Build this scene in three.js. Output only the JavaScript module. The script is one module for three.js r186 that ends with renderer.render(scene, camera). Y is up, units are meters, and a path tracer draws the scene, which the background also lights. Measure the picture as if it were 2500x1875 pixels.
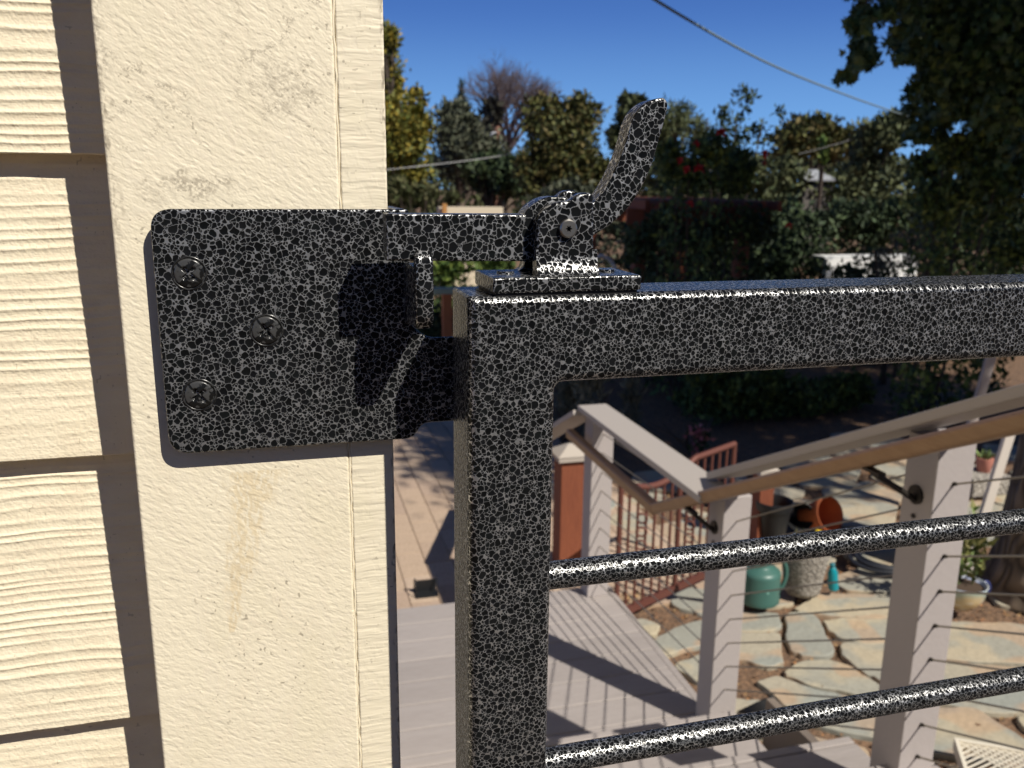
import * as THREE from 'three';
import { RoundedBoxGeometry } from 'three/addons/geometries/RoundedBoxGeometry.js';
import { mergeGeometries } from 'three/addons/utils/BufferGeometryUtils.js';

// ---------------------------------------------------------------- camera, sky, sun, exposure
const V3 = THREE.Vector3, PW = 2500, PH = 1875, FPX = 2100.8;
const scene = new THREE.Scene();
const camera = new THREE.PerspectiveCamera(2 * Math.atan(PH / 2 / FPX) * 180 / Math.PI, 4 / 3, 0.02, 400);
camera.position.set(-0.0562, 0.0571, 0.4802);
camera.rotation.set(-0.233, -0.2588, 0.0098, 'YXZ');
camera.updateMatrixWorld(true);
camera.focus = 0.445;
camera.userData.fStop = 15.5;

const SUN = new V3(0.65, 1.25, 1.0).normalize();
const sun = new THREE.DirectionalLight(new THREE.Color(1.0, 0.945, 0.84), 5.0);
sun.position.copy(SUN).multiplyScalar(30);
sun.castShadow = true;
sun.shadow.mapSize.set(2048, 2048);
Object.assign(sun.shadow.camera, { left: -12, right: 12, top: 12, bottom: -12, near: 1, far: 80 });
scene.add(sun);

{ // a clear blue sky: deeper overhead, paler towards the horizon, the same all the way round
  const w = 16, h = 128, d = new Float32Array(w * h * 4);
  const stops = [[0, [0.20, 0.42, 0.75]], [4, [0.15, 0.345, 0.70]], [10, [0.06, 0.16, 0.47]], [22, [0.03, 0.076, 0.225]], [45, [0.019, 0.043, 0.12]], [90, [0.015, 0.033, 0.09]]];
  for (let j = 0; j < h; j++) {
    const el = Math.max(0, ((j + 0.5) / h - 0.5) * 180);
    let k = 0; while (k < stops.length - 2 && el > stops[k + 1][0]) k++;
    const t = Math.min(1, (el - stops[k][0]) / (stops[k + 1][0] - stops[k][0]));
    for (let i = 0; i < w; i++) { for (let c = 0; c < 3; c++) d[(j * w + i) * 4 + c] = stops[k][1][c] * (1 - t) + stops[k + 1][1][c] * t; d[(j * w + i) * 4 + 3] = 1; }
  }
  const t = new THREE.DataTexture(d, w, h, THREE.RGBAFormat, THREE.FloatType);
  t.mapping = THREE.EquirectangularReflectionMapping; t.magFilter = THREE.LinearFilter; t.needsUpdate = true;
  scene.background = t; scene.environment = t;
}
const renderer = new THREE.WebGLRenderer({ antialias: true });
renderer.setSize(1024, 768);
renderer.toneMapping = THREE.LinearToneMapping;
renderer.toneMappingExposure = 1.1;
renderer.shadowMap.enabled = true;

// ---------------------------------------------------------------- helpers
let seed = 20231;
const rnd = () => { seed = (seed * 1664525 + 1013904223) >>> 0; return seed / 4294967296; };
const rr = (a, b) => a + (b - a) * rnd();
const gauss = () => Math.sqrt(-2 * Math.log(rnd() + 1e-9)) * Math.cos(6.28318 * rnd());
// photo pixel -> direction; its distance comes from the ground, wall or plane it touches
function ray(u, v) { return new V3((u - PW / 2) / FPX, -(v - PH / 2) / FPX, -1).applyQuaternion(camera.quaternion); }
function atY(u, v, y) { const d = ray(u, v); return camera.position.clone().addScaledVector(d, (y - camera.position.y) / d.y); }
function atZ(u, v, z) { const d = ray(u, v); return camera.position.clone().addScaledVector(d, (z - camera.position.z) / d.z); }
const taken = {};
function numbered(n) { taken[n] = (taken[n] ?? -1) + 1; return taken[n] ? n + '_' + String(taken[n]).padStart(3, '0') : n; }
function tag(o, label, category, group, kind) { o.userData.label = label; o.userData.category = category; if (group) o.userData.group = group; if (kind) o.userData.kind = kind; return o; }
function thing(name, label, category, pos = [0, 0, 0], turn = 0, group) {
  const g = new THREE.Group(); g.name = numbered(name); g.position.set(...pos); g.rotation.y = turn; scene.add(g);
  return tag(g, label, category, group);
}
function part(name, geo, mat, parent) { const m = new THREE.Mesh(geo, mat); m.name = name; m.castShadow = m.receiveShadow = true; parent.add(m); return m; }
function sole(name, geo, mat, label, category, group, pos) { const m = new THREE.Mesh(geo, mat); m.name = numbered(name); m.castShadow = m.receiveShadow = true; scene.add(m); if (pos) m.position.set(...pos); return tag(m, label, category, group); }
function structure(name, geo, mat, label) { const m = new THREE.Mesh(geo, mat); m.name = name; m.receiveShadow = m.castShadow = true; scene.add(m); m.userData.kind = 'structure'; if (label) { m.userData.label = label; } return m; }
// smooth noise
const H = new Float32Array(65536); for (let i = 0; i < 65536; i++) H[i] = rnd();
const hash = (x, y) => H[((x * 7919) ^ (y * 104729)) & 65535];
function noise(x, y, px = 1e9, py = 1e9) {
  const xi = Math.floor(x), yi = Math.floor(y); let fx = x - xi, fy = y - yi; fx = fx * fx * (3 - 2 * fx); fy = fy * fy * (3 - 2 * fy);
  const m = (a, p) => p > 1e8 ? a & 4095 : ((a % p) + p) % p;
  const x0 = m(xi, px), x1 = m(xi + 1, px), y0 = m(yi, py), y1 = m(yi + 1, py);
  return (hash(x0, y0) * (1 - fx) + hash(x1, y0) * fx) * (1 - fy) + (hash(x0, y1) * (1 - fx) + hash(x1, y1) * fx) * fy;
}
function fbm(x, y, o = 4) { let s = 0, a = 0.5, n = 0; for (let i = 0; i < o; i++) { s += a * noise(x, y); n += a; a *= 0.5; x = x * 2.03 + 17.3; y = y * 2.03 + 9.1; } return s / n; }
const sstep = (a, b, x) => { const t = Math.min(1, Math.max(0, (x - a) / (b - a))); return t * t * (3 - 2 * t); };
const mixc = (a, b, t) => a.map((v, i) => v * (1 - t) + b[i] * t);
const toS = c => Math.round(255 * (c <= 0.0031308 ? 12.92 * c : 1.055 * Math.pow(c, 1 / 2.4) - 0.055));
// texture from f(x, y) -> linear [r, g, b] (colour) or data [0..1]
function tex(w, h, f, srgb = true, wrap = THREE.RepeatWrapping) {
  const d = new Uint8Array(w * h * 4);
  for (let j = 0; j < h; j++) for (let i = 0; i < w; i++) {
    const c = f(i, j, i / w, j / h), k = (j * w + i) * 4;
    for (let n = 0; n < 3; n++) { const v = Math.min(1, Math.max(0, typeof c === 'number' ? c : c[n])); d[k + n] = srgb ? toS(v) : Math.round(v * 255); }
    d[k + 3] = 255;
  }
  const t = new THREE.DataTexture(d, w, h, THREE.RGBAFormat); t.wrapS = t.wrapT = wrap; t.magFilter = THREE.LinearFilter; t.minFilter = THREE.LinearMipmapLinearFilter; t.generateMipmaps = true;
  if (srgb) t.colorSpace = THREE.SRGBColorSpace; t.needsUpdate = true; return t;
}
const L = (r, g, b) => new THREE.Color().setRGB(r, g, b);
const std = (r, g, b, rough = 0.8, o = {}) => new THREE.MeshStandardMaterial({ color: L(r, g, b), roughness: rough, ...o });
// area weighted normals that keep creases: broad flats stay flat, narrow bevels turn smoothly
function crease(g, deg = 40) {
  g = g.index ? g.toNonIndexed() : g; const p = g.attributes.position, n = p.count, fn = [], map = new Map(), lim = Math.cos(deg * Math.PI / 180);
  const a = new V3(), b = new V3(), c = new V3(), key = i => `${Math.round(p.getX(i) * 1e6)},${Math.round(p.getY(i) * 1e6)},${Math.round(p.getZ(i) * 1e6)}`;
  for (let i = 0; i < n; i += 3) { a.fromBufferAttribute(p, i); b.fromBufferAttribute(p, i + 1); c.fromBufferAttribute(p, i + 2); const f = b.clone().sub(a).cross(c.clone().sub(a)); fn.push({ v: f, u: f.clone().normalize() }); }
  for (let i = 0; i < n; i++) { const k = key(i); if (!map.has(k)) map.set(k, []); map.get(k).push((i / 3) | 0); }
  const out = new Float32Array(n * 3), s = new V3();
  for (let i = 0; i < n; i++) { const me = fn[(i / 3) | 0]; s.set(0, 0, 0); for (const f of map.get(key(i))) if (fn[f].u.dot(me.u) > lim) s.add(fn[f].v); s.normalize(); out.set([s.x, s.y, s.z], i * 3); }
  g.setAttribute('normal', new THREE.BufferAttribute(out, 3)); return g;
}
// uv in metres from the face each triangle looks towards, divided by size
function boxUV(g, size = 1, ox = 0, oy = 0) {
  g = g.index ? g.toNonIndexed() : g; const p = g.attributes.position, uv = new Float32Array(p.count * 2);
  const a = new V3(), b = new V3(), c = new V3();
  for (let i = 0; i < p.count; i += 3) {
    a.fromBufferAttribute(p, i); b.fromBufferAttribute(p, i + 1); c.fromBufferAttribute(p, i + 2);
    const f = b.clone().sub(a).cross(c.clone().sub(a)), x = Math.abs(f.x), y = Math.abs(f.y), z = Math.abs(f.z);
    [a, b, c].forEach((q, k) => { const [s, t] = z >= x && z >= y ? [q.x, q.y] : x >= y ? [q.z, q.y] : [q.x, q.z]; uv[(i + k) * 2] = (s + ox) / size; uv[(i + k) * 2 + 1] = (t + oy) / size; });
  }
  g.setAttribute('uv', new THREE.BufferAttribute(uv, 2)); return g;
}
const clean = g => { g = g.index ? g.toNonIndexed() : g; for (const k of Object.keys(g.attributes)) if (!['position', 'normal', 'uv'].includes(k)) g.deleteAttribute(k); return g; };
const merge = a => mergeGeometries(a.map(clean));
function box(w, h, d, x = 0, y = 0, z = 0, r = 0) { const g = r ? new RoundedBoxGeometry(w, h, d, 2, r) : new THREE.BoxGeometry(w, h, d); g.translate(x, y, z); return g; }
// board from corner to corner along a line: box of section w x h laid from a to b
function beam(a, b, w, h, r = 0, up = new V3(0, 1, 0)) {
  const d = b.clone().sub(a), len = d.length(), g = r ? new RoundedBoxGeometry(w, h, len, 2, r) : new THREE.BoxGeometry(w, h, len);
  const m = new THREE.Matrix4().lookAt(new V3(), d, up); g.applyMatrix4(m); g.translate((a.x + b.x) / 2, (a.y + b.y) / 2, (a.z + b.z) / 2); return g;
}
function rod(a, b, r0, r1 = r0, seg = 8) { const d = b.clone().sub(a), g = new THREE.CylinderGeometry(r1, r0, d.length(), seg, 1); g.applyQuaternion(new THREE.Quaternion().setFromUnitVectors(new V3(0, 1, 0), d.clone().normalize())); g.translate((a.x + b.x) / 2, (a.y + b.y) / 2, (a.z + b.z) / 2); return g; }
function tube(pts, r, seg = 24, rad = 8, closed = false) { return new THREE.TubeGeometry(new THREE.CatmullRomCurve3(pts, closed, 'centripetal'), seg, r, rad, closed); }
function plate(pts, depth, bevel, o = {}) { // outline in xy, from z = -depth to 0
  const s = pts instanceof THREE.Shape ? pts : new THREE.Shape(pts.map(p => new THREE.Vector2(p[0], p[1])));
  const g = new THREE.ExtrudeGeometry(s, { depth: depth - 2 * bevel, bevelEnabled: bevel > 0, bevelThickness: bevel, bevelSize: bevel, bevelOffset: -bevel, bevelSegments: o.seg ?? 4, curveSegments: o.curve ?? 10 });
  g.translate(0, 0, -depth + bevel); return crease(g, o.deg ?? 40);
}
function roundPoly(pts, rads) { // polygon with rounded corners
  const s = new THREE.Shape(), n = pts.length, P = i => new THREE.Vector2(...pts[(i + n) % n]);
  for (let i = 0; i < n; i++) {
    const p = P(i), a = P(i - 1).sub(p), b = P(i + 1).sub(p), r = Math.min(Array.isArray(rads) ? rads[i] : rads, a.length() * 0.48, b.length() * 0.48);
    const s0 = p.clone().add(a.normalize().multiplyScalar(r)), s1 = p.clone().add(b.normalize().multiplyScalar(r));
    if (i) s.lineTo(s0.x, s0.y); else s.moveTo(s0.x, s0.y);
    s.quadraticCurveTo(p.x, p.y, s1.x, s1.y);
  }
  s.closePath(); return s;
}

// ---------------------------------------------------------------- hammered paint: black cells in a silver web
const HT = 0.2; // metres covered by the tile
const hammer = (() => {
  const N = 1280, pm = N / (HT * 1000), cells = [], G = 80, gs = N / G, grid = Array.from({ length: G * G }, () => []);
  const tor = d => d - N * Math.round(d / N);
  const near = (x, y, reach, f) => { const k = Math.ceil(reach / gs), gx = Math.floor(x / gs), gy = Math.floor(y / gs); for (let j = -k; j <= k; j++) for (let i = -k; i <= k; i++) for (const c of grid[((gy + j + G) % G) * G + (gx + i + G) % G]) if (f(c)) return true; return false; };
  for (const [tries, r0, r1, pack] of [[2600, 1.2, 1.75, 0.86], [9000, 0.8, 1.25, 0.86], [22000, 0.45, 0.85, 0.88], [24000, 0.2, 0.42, 1.0]])
    for (let i = 0; i < tries; i++) {
      const x = rnd() * N, y = rnd() * N, r = rr(r0, r1) * pm;
      if (!near(x, y, r + 1.9 * pm, c => Math.hypot(tor(c.x - x), tor(c.y - y)) < (c.r + r) * pack)) { const c = { x, y, r, s: rnd() }; cells.push(c); grid[Math.floor(y / gs) * G + Math.floor(x / gs)].push(c); }
    }
  const col = new Uint8Array(N * N * 4), orm = new Uint8Array(N * N * 4), spc = new Uint8Array(N * N * 4), bmp = new Uint8Array(N * N * 4);
  const reach = 1, rowN = (x, y) => noise(x / 10, y / 10, N / 10, N / 10) - 0.5;
  for (let y = 0; y < N; y++) for (let x = 0; x < N; x++) {
    const wx = x + 8 * rowN(x + 3.3, y), wy = y + 8 * rowN(x, y + 700.7);
    const gx = Math.floor(((wx + N) % N) / gs), gy = Math.floor(((wy + N) % N) / gs);
    let d1 = 1e9, d2 = 1e9, r1 = 1, s1 = 0;
    for (let j = -reach; j <= reach; j++) for (let i = -reach; i <= reach; i++) for (const c of grid[((gy + j + G) % G) * G + (gx + i + G) % G]) {
      const d = Math.hypot(tor(c.x - wx), tor(c.y - wy)) - c.r; if (d < d1) { d2 = d1; d1 = d; r1 = c.r; s1 = c.s; } else if (d < d2) d2 = d;
    }
    const edge = Math.min(0.27 * pm - d1, (d2 - d1) * 0.6 - 0.105 * pm), black = sstep(-0.05 * pm, 0.05 * pm, edge), k = (y * N + x) * 4;
    const dome = Math.min(1, Math.max(0, -d1 / r1)), lum = 0;
    const vein = 0.47 + 0.18 * (noise(x / 20, y / 20, N / 20, N / 20) - 0.5), cell = 0.005 + 0.005 * s1 + lum;
    for (let n = 0; n < 3; n++) col[k + n] = toS(vein * [1, 1.005, 1.02][n] * (1 - black) + cell * [0.92, 1, 1.1][n] * black);
    orm[k] = 255; orm[k + 1] = Math.round(255 * (0.40 * (1 - black) + 0.20 * black)); orm[k + 2] = Math.round(255 * 0.88 * (1 - black));
    const hgt = 0.82 - 0.62 * sstep(-0.1, 0.75, edge / r1) + 0.1 * (noise(x / 20, y / 20, N / 20, N / 20) - 0.5);
    bmp[k] = bmp[k + 1] = bmp[k + 2] = Math.max(0, Math.min(255, Math.round(255 * hgt)));
    col[k + 3] = orm[k + 3] = bmp[k + 3] = 255; spc[k + 3] = Math.round(255 * (1 - 0.72 * black));
  }
  const mk = (d, srgb) => { const t = new THREE.DataTexture(d, N, N, THREE.RGBAFormat); t.wrapS = t.wrapT = THREE.RepeatWrapping; t.magFilter = THREE.LinearFilter; t.minFilter = THREE.LinearMipmapLinearFilter; t.generateMipmaps = true; if (srgb) t.colorSpace = THREE.SRGBColorSpace; t.needsUpdate = true; return t; };
  const o = mk(orm);
  return new THREE.MeshPhysicalMaterial({ map: mk(col, true), roughnessMap: o, metalnessMap: o, roughness: 1, metalness: 1, specularIntensityMap: mk(spc), bumpMap: mk(bmp), bumpScale: 0.00017 });
})();
hammer.name = 'hammered_black_silver_paint';

// ---------------------------------------------------------------- the house corner
const trimMat = (() => { // smooth side of a cement board under cream paint: short slanted wrinkles, grey scuffs, one yellow run mark
  const W = 0.16, Hh = 0.56, w = 512, h = 1536;
  const paint = [0.82, 0.735, 0.565];
  const scuffs = []; // [x, y, length, angle, strength]
  const P = (u, v) => { const q = atZ(u, v, 0); return [q.x, q.y]; };
  for (const [u, v, l, a, s] of [[715, 215, 0.02, 0.9, 1], [700, 240, 0.018, 0.7, 0.8], [645, 255, 0.03, 1.5, 0.5], [655, 150, 0.022, 1.3, 0.5], [715, 55, 0.05, 0.75, 0.75], [360, 190, 0.03, -0.5, 0.8], [280, 160, 0.018, 0.2, 0.6], [375, 250, 0.014, -0.6, 0.6], [440, 275, 0.016, -0.5, 0.6], [565, 60, 0.016, 1.2, 0.4], [275, 280, 0.01, 0.4, 0.5], [270, 370, 0.012, 0.2, 0.5], [235, 95, 0.016, -1.0, 0.6], [385, 310, 0.009, 1.2, 0.6], [770, 230, 0.02, 0.4, 0.4], [590, 190, 0.02, 1.4, 0.3]]) { const [x, y] = P(u, v); scuffs.push([x, y, l, a, s]); }
  const smudge = [[...P(455, 450), 0.022, 0.009, 0.5], [...P(560, 460), 0.010, 0.006, 0.22], [...P(700, 220), 0.02, 0.016, 0.35], [...P(380, 470), 0.012, 0.008, 0.2]];
  const run = [[630, 1150], [600, 1250], [585, 1380], [570, 1500], [565, 1545]].map(p => P(...p)), runW = [0.020, 0.014, 0.010, 0.005, 0.0015];
  const X = i => -0.145 + W * i / w, Y = j => -0.38 + Hh * j / h;
  const map = tex(w, h, (i, j) => {
    const x = X(i), y = Y(j); let c = paint;
    const g = fbm(x * 900, y * 900, 3), big = fbm(x * 40 + 5, y * 22, 3);
    c = mixc(c, [0.76, 0.67, 0.50], 0.35 * sstep(0.45, 0.75, big));
    let dirt = 0;
    for (const [sx, sy, l, a, s] of scuffs) {
      const dx = x - sx, dy = y - sy, t = dx * Math.cos(a) + dy * Math.sin(a); if (Math.abs(t) > l) continue;
      const q = Math.abs(-dx * Math.sin(a) + dy * Math.cos(a) + 0.004 * (fbm(t * 160 + sx * 999, 3, 3) - 0.5) * 2);
      dirt = Math.max(dirt, 0.6 * s * sstep(0.0030, 0.0001, q) * sstep(0.46, 0.60, fbm(x * 1500, y * 1500, 2)) * sstep(0.3, 0.6, fbm(x * 240, y * 240 + 5, 2)) * sstep(l, l * 0.6, Math.abs(t)));
    }
    for (const [sx, sy, a, b, s] of smudge) { const q = Math.hypot((x - sx) / a, (y - sy) / b) + (fbm(x * 220, y * 220, 3) - 0.5) * 1.6; dirt = Math.max(dirt, s * sstep(1, 0.25, q) * sstep(0.34, 0.66, g)); }
    const speck = sstep(0.80, 0.86, fbm(x * 420 + 31, y * 420, 2)) * sstep(0.5, 0.75, fbm(x * 30, y * 30 + 8, 2)); dirt = Math.max(dirt, 0.55 * speck);
    const leftEdge = sstep(-0.130, -0.141, x + 0.006 * (fbm(y * 90, 1, 3) - 0.5)) * sstep(-0.02, 0.06, y) * sstep(0.5, 0.7, fbm(x * 500, y * 260, 3)); dirt = Math.max(dirt, 0.6 * leftEdge);
    const rightEdge = sstep(-0.0035, 0.0002, x + 0.003 * (fbm(y * 130, 7, 3) - 0.5)) * sstep(0.48, 0.72, fbm(x * 700 + 4, y * 240, 3)); dirt = Math.max(dirt, 0.75 * rightEdge);
    c = mixc(c, [0.16, 0.125, 0.085], dirt);
    for (let k = 0; k < run.length - 1; k++) if (y <= run[k][1] && y > run[k + 1][1]) {
      const t = (run[k][1] - y) / (run[k][1] - run[k + 1][1]), cx = run[k][0] * (1 - t) + run[k + 1][0] * t, ww = runW[k] * (1 - t) + runW[k + 1] * t;
      c = mixc(c, [0.60, 0.43, 0.19], 0.36 * sstep(1, 0.3, Math.abs(x - cx) / ww + (fbm(x * 260, y * 120, 3) - 0.5)) * sstep(0.25, 0.6, fbm(x * 800, y * 300, 3)));
    }
    return c;
  }, true, THREE.ClampToEdgeWrapping);
  const bump = tex(w, h, (i, j) => {
    const x = X(i), y = Y(j);
    if (x > -0.0245) { const yy = y + 0.0016 * (fbm(x * 120, y * 60, 2) - 0.5); return 0.1 + 1.1 * fbm(x * 45, yy * 430, 4) - 0.16 * sstep(0.5, 0.75, fbm(x * 260, y * 200, 3)); }
    const a = x * 0.86 - y * 0.5, b = x * 0.5 + y * 0.86; // wrinkles run down to the right
    const n1 = fbm(a * 300 + 1.5 * fbm(x * 120, y * 120, 2), b * 640, 3), n2 = fbm(a * 190 + 40, b * 430 + 7, 2);
    return 0.10 + 0.55 * n1 + 0.12 * noise(x * 1500, y * 1500) - 0.16 * sstep(0.56, 0.68, n2) + 0.16 * fbm(x * 60, y * 60, 2);
  }, false, THREE.ClampToEdgeWrapping);
  const m = new THREE.MeshStandardMaterial({ map, bumpMap: bump, bumpScale: 0.0005, roughness: 0.62 });
  m.userData.uv = (x, y) => [(x + 0.145) / W, (y + 0.38) / Hh]; return m;
})();
function uvXY(g, f) { const p = g.attributes.position, uv = new Float32Array(p.count * 2); for (let i = 0; i < p.count; i++) uv.set(f(p.getX(i), p.getY(i)), i * 2); g.setAttribute('uv', new THREE.BufferAttribute(uv, 2)); return g; }
const creamPlain = std(0.80, 0.71, 0.535, 0.7);
const house = thing('house_corner', 'cream house corner with lapped siding and a wide vertical corner board', 'house wall');
part('corner_board', uvXY(clean(new RoundedBoxGeometry(0.1142, 3.4, 0.06, 3, 0.0016).translate(-0.14 + 0.0571, 0.7, -0.03)), trimMat.userData.uv), trimMat, house);
part('return_board', uvXY(clean(new RoundedBoxGeometry(0.0250, 3.4, 0.12, 3, 0.0014).translate(-0.0125, 0.7, -0.0604)), trimMat.userData.uv), trimMat, house);
{ // bead of paint in the joint between the two boards, a little uneven
  const pts = []; for (let i = 0; i <= 160; i++) pts.push(new V3(-0.0254 + 0.0014 * (fbm(i * 0.9, 3, 3) - 0.5), -0.42 + i * 0.0046, -0.0012 + 0.0009 * (fbm(i * 0.8, 9, 2) - 0.5)));
  part('paint_bead', new THREE.TubeGeometry(new THREE.CatmullRomCurve3(pts), 480, 0.0007, 6), creamPlain, house);
}
part('side_wall', box(2.2, 4.9, 2.0, -1.1 - 0.008, 0.35, -1.0 - 0.125), creamPlain, house);
{ // lapped boards with raised cedar grain
  const sidingMat = (() => {
    const bump = tex(512, 512, (i, j, u, v) => 0.5 * noise(u * 64, v * 64, 64, 64) + 0.3 * noise(u * 128 + 0.5, v * 128, 128, 128) + 0.2 * noise(u * 32, v * 200, 32, 200), false);
    const map = tex(512, 512, (i, j, u, v) => { let c = mixc([0.82, 0.725, 0.54], [0.78, 0.68, 0.50], sstep(0.3, 0.8, noise(u * 9, v * 14, 9, 14))); const s = sstep(0.93, 0.97, noise(u * 60, v * 60, 60, 60)); return mixc(c, [0.3, 0.24, 0.16], 0.4 * s); });
    return new THREE.MeshStandardMaterial({ map, bumpMap: bump, bumpScale: 0.0004, roughness: 0.66 });
  })();
  const lows = [0.068, -0.100, -0.271, -0.442], X0 = -0.40, X1 = -0.139;
  lows.forEach((y0, n) => {
    const hgt = 0.196, nx = 70, ny = 400, pos = [], uv = [], idx = [];
    const smoothZone = n === 1 ? 0.9 : n === 2 ? 0.32 : 0.0;
    const grain = (x, y) => { // wandering raised lines
      const yy = y + 0.006 * (fbm(x * 7 + n * 9, y * 8, 3) - 0.5) + 0.0026 * (fbm(x * 40, y * 30 + n, 2) - 0.5) + 0.010 * (n === 2 ? 1 : 0.25) * Math.sin(x * 14 + 1.2) * Math.exp(-Math.pow((y - 0.06) / 0.035, 2));
      const f = yy / 0.0062 + 1.6 * fbm(yy * 60, n * 13.7, 2), s = f - Math.floor(f), saw = Math.exp(-Math.pow((s - 0.5) / 0.17, 2)) + 0.35 * (s < 0.5 ? s * 2 : 2 - 2 * s);
      const strong = 0.35 + 0.65 * sstep(0.3, 0.62, fbm(x * 16 + 3 * n, yy * 60, 2));
      const calm = (n === 1 ? sstep(0.062, 0.03, y) : n === 2 ? sstep(0.03, 0.005, y) : n === 3 ? 1 : 0) * 0.7;
      return 0.00062 * saw * strong * (1 - calm) + 0.0005 * (fbm(x * 60, y * 90 + n * 5, 2) - 0.5);
    };
    for (let j = 0; j <= ny; j++) for (let i = 0; i <= nx; i++) {
      const x = X0 + (X1 - X0) * Math.pow(i / nx, 0.75), y = hgt * j / ny, low = j === 0 ? 0.0008 * (fbm(x * 160, n * 3 + 0.5, 3) - 0.5) : 0;
      pos.push(x, y0 + y + low, -0.0365 - 0.0105 * (y / 0.17) + grain(x, y) - (j === 0 ? 0.0009 : 0)); uv.push(x / 0.12 + n * 0.37, y / 0.12 + n * 0.21);
    }
    for (let j = 0; j < ny; j++) for (let i = 0; i < nx; i++) { const a = j * (nx + 1) + i, b = a + 1, c = a + nx + 1, d = c + 1; idx.push(a, b, d, a, d, c); }
    const base = pos.length / 3; // underside and back give the board its thickness
    for (let i = 0; i <= nx; i++) { const k = i * 3; pos.push(pos[k], pos[k + 1], pos[k + 2], pos[k], pos[k + 1] + 0.0004, -0.0475); uv.push(uv[i * 2], 0, uv[i * 2], 0.06); }
    for (let i = 0; i < nx; i++) { const a = base + i * 2; idx.push(a, a + 1, a + 2, a + 2, a + 1, a + 3); }
    const g = new THREE.BufferGeometry(); g.setAttribute('position', new THREE.Float32BufferAttribute(pos, 3)); g.setAttribute('uv', new THREE.Float32BufferAttribute(uv, 2)); g.setIndex(idx); g.computeVertexNormals();
    part('siding_board', g, sidingMat, house);
  });
  part('added_eave', merge([box(2.6, 0.03, 0.62, -1.28, 1.72, 0.25), box(2.6, 0.16, 0.025, -1.28, 1.80, 0.572)]), creamPlain, house);  // unseen overhang added to cut the sky light on the wall
  part('sheathing', box(1.2, 3.4, 0.06, -0.739, 0.7, -0.082), creamPlain, house);
}

// ---------------------------------------------------------------- latch strike screwed to the corner board
{
  const t = thing('latch_strike_plate', 'hammered black and silver strike plate screwed to the cream corner board', 'strike plate', [0, 0, 0]);
  // front plate with a notched tongue that reaches behind the gate
  const s = roundPoly([[-0.1205, 0.0412], [-0.1205, -0.0877], [0.0105, -0.0877], [0.0155, -0.0787], [0.060, -0.0787], [0.060, -0.0296], [0.0195, -0.0296], [0.0105, -0.0225], [0.0102, 0.0412]], [0.011, 0.011, 0.006, 0.0045, 0.002, 0.002, 0.004, 0.003, 0.003]);
  part('plate', boxUV(plate(s, 0.0036, 0.0012).translate(0, 0, 0.0095), HT * 1.16, 0.13, 0.07), hammer, t);
  part('flange', boxUV(crease(new RoundedBoxGeometry(0.0048, 0.1282, 0.062, 3, 0.0012).translate(0.0074, -0.0232, -0.0245)), HT), hammer, t);
  part('spacer', box(0.08, 0.11, 0.0064, -0.055, -0.023, 0.0028, 0.001), hammer, t);
  { // hook that the latch bar drops into: an arm with an upturned lip
    const hk = new THREE.Shape(); // (z, y)
    const pts = [[0.008, 0.0125], [0.0455, 0.0135], [0.0468, 0.0215], [0.0495, 0.0228], [0.0538, 0.0185], [0.0548, 0.002], [0.0535, -0.0125], [0.0485, -0.0178], [0.034, -0.0178], [0.008, -0.0215]];
    const g = plate(roundPoly(pts, [0.0005, 0.002, 0.002, 0.002, 0.004, 0.004, 0.005, 0.004, 0.006, 0.0005]), 0.0092, 0.0018, { seg: 4 });
    g.rotateY(-Math.PI / 2); g.translate(0.0065, 0, 0); // shape x -> z, thickness along x
    void hk; part('hook', boxUV(crease(g), HT * 1.25, 0.03, 0.05), hammer, t);
  }
  const head = (() => { // domed screw head with a cross recess
    const R = 0.0079, pts = [], uv = [], idx = [], nr = 18, na = 48;
    for (let j = 0; j <= nr; j++) for (let i = 0; i <= na; i++) {
      const r = R * j / nr, a = i / na * Math.PI * 2, x = r * Math.cos(a), y = r * Math.sin(a);
      const rim = sstep(0.92, 1, j / nr), arm = Math.min(Math.max(Math.abs(x) / 0.0009, Math.abs(y) / 0.0040), Math.max(Math.abs(y) / 0.0009, Math.abs(x) / 0.0040));
      const z = 0.0009 * (1 - (r / R) ** 2) - 0.0016 * sstep(1.25, 0.7, arm) - 0.0014 * rim;
      pts.push(x, y, z); uv.push(x / 0.05, y / 0.05);
    }
    for (let j = 0; j < nr; j++) for (let i = 0; i < na; i++) { const a = j * (na + 1) + i, b = a + 1, c = a + na + 1, d = c + 1; idx.push(a, c, d, a, d, b); }
    const g = new THREE.BufferGeometry(); g.setAttribute('position', new THREE.Float32BufferAttribute(pts, 3)); g.setAttribute('uv', new THREE.Float32BufferAttribute(uv, 2)); g.setIndex(idx); g.computeVertexNormals(); return g;
  })();
  const headMat = (() => { const m = tex(256, 256, (i, j, u, v) => mixc([0.012, 0.012, 0.012], [0.10, 0.10, 0.10], sstep(0.52, 0.6, fbm(u * 22, v * 22, 3)) * 0.7)); return new THREE.MeshStandardMaterial({ map: m, roughness: 0.25, metalness: 0.3 }); })();
  for (const [x, y, a] of [[-0.1037, 0.0088, 0.75], [-0.0672, -0.0222, 0.55], [-0.1033, -0.0556, 0.62]]) {
    const m = part('screw', head, headMat, t); m.position.set(x, y, 0.0101); m.rotation.z = a;
    part('countersink_rim', new THREE.TorusGeometry(0.0083, 0.0007, 8, 40), headMat, m).position.z = -0.0008;
  }
}

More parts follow.
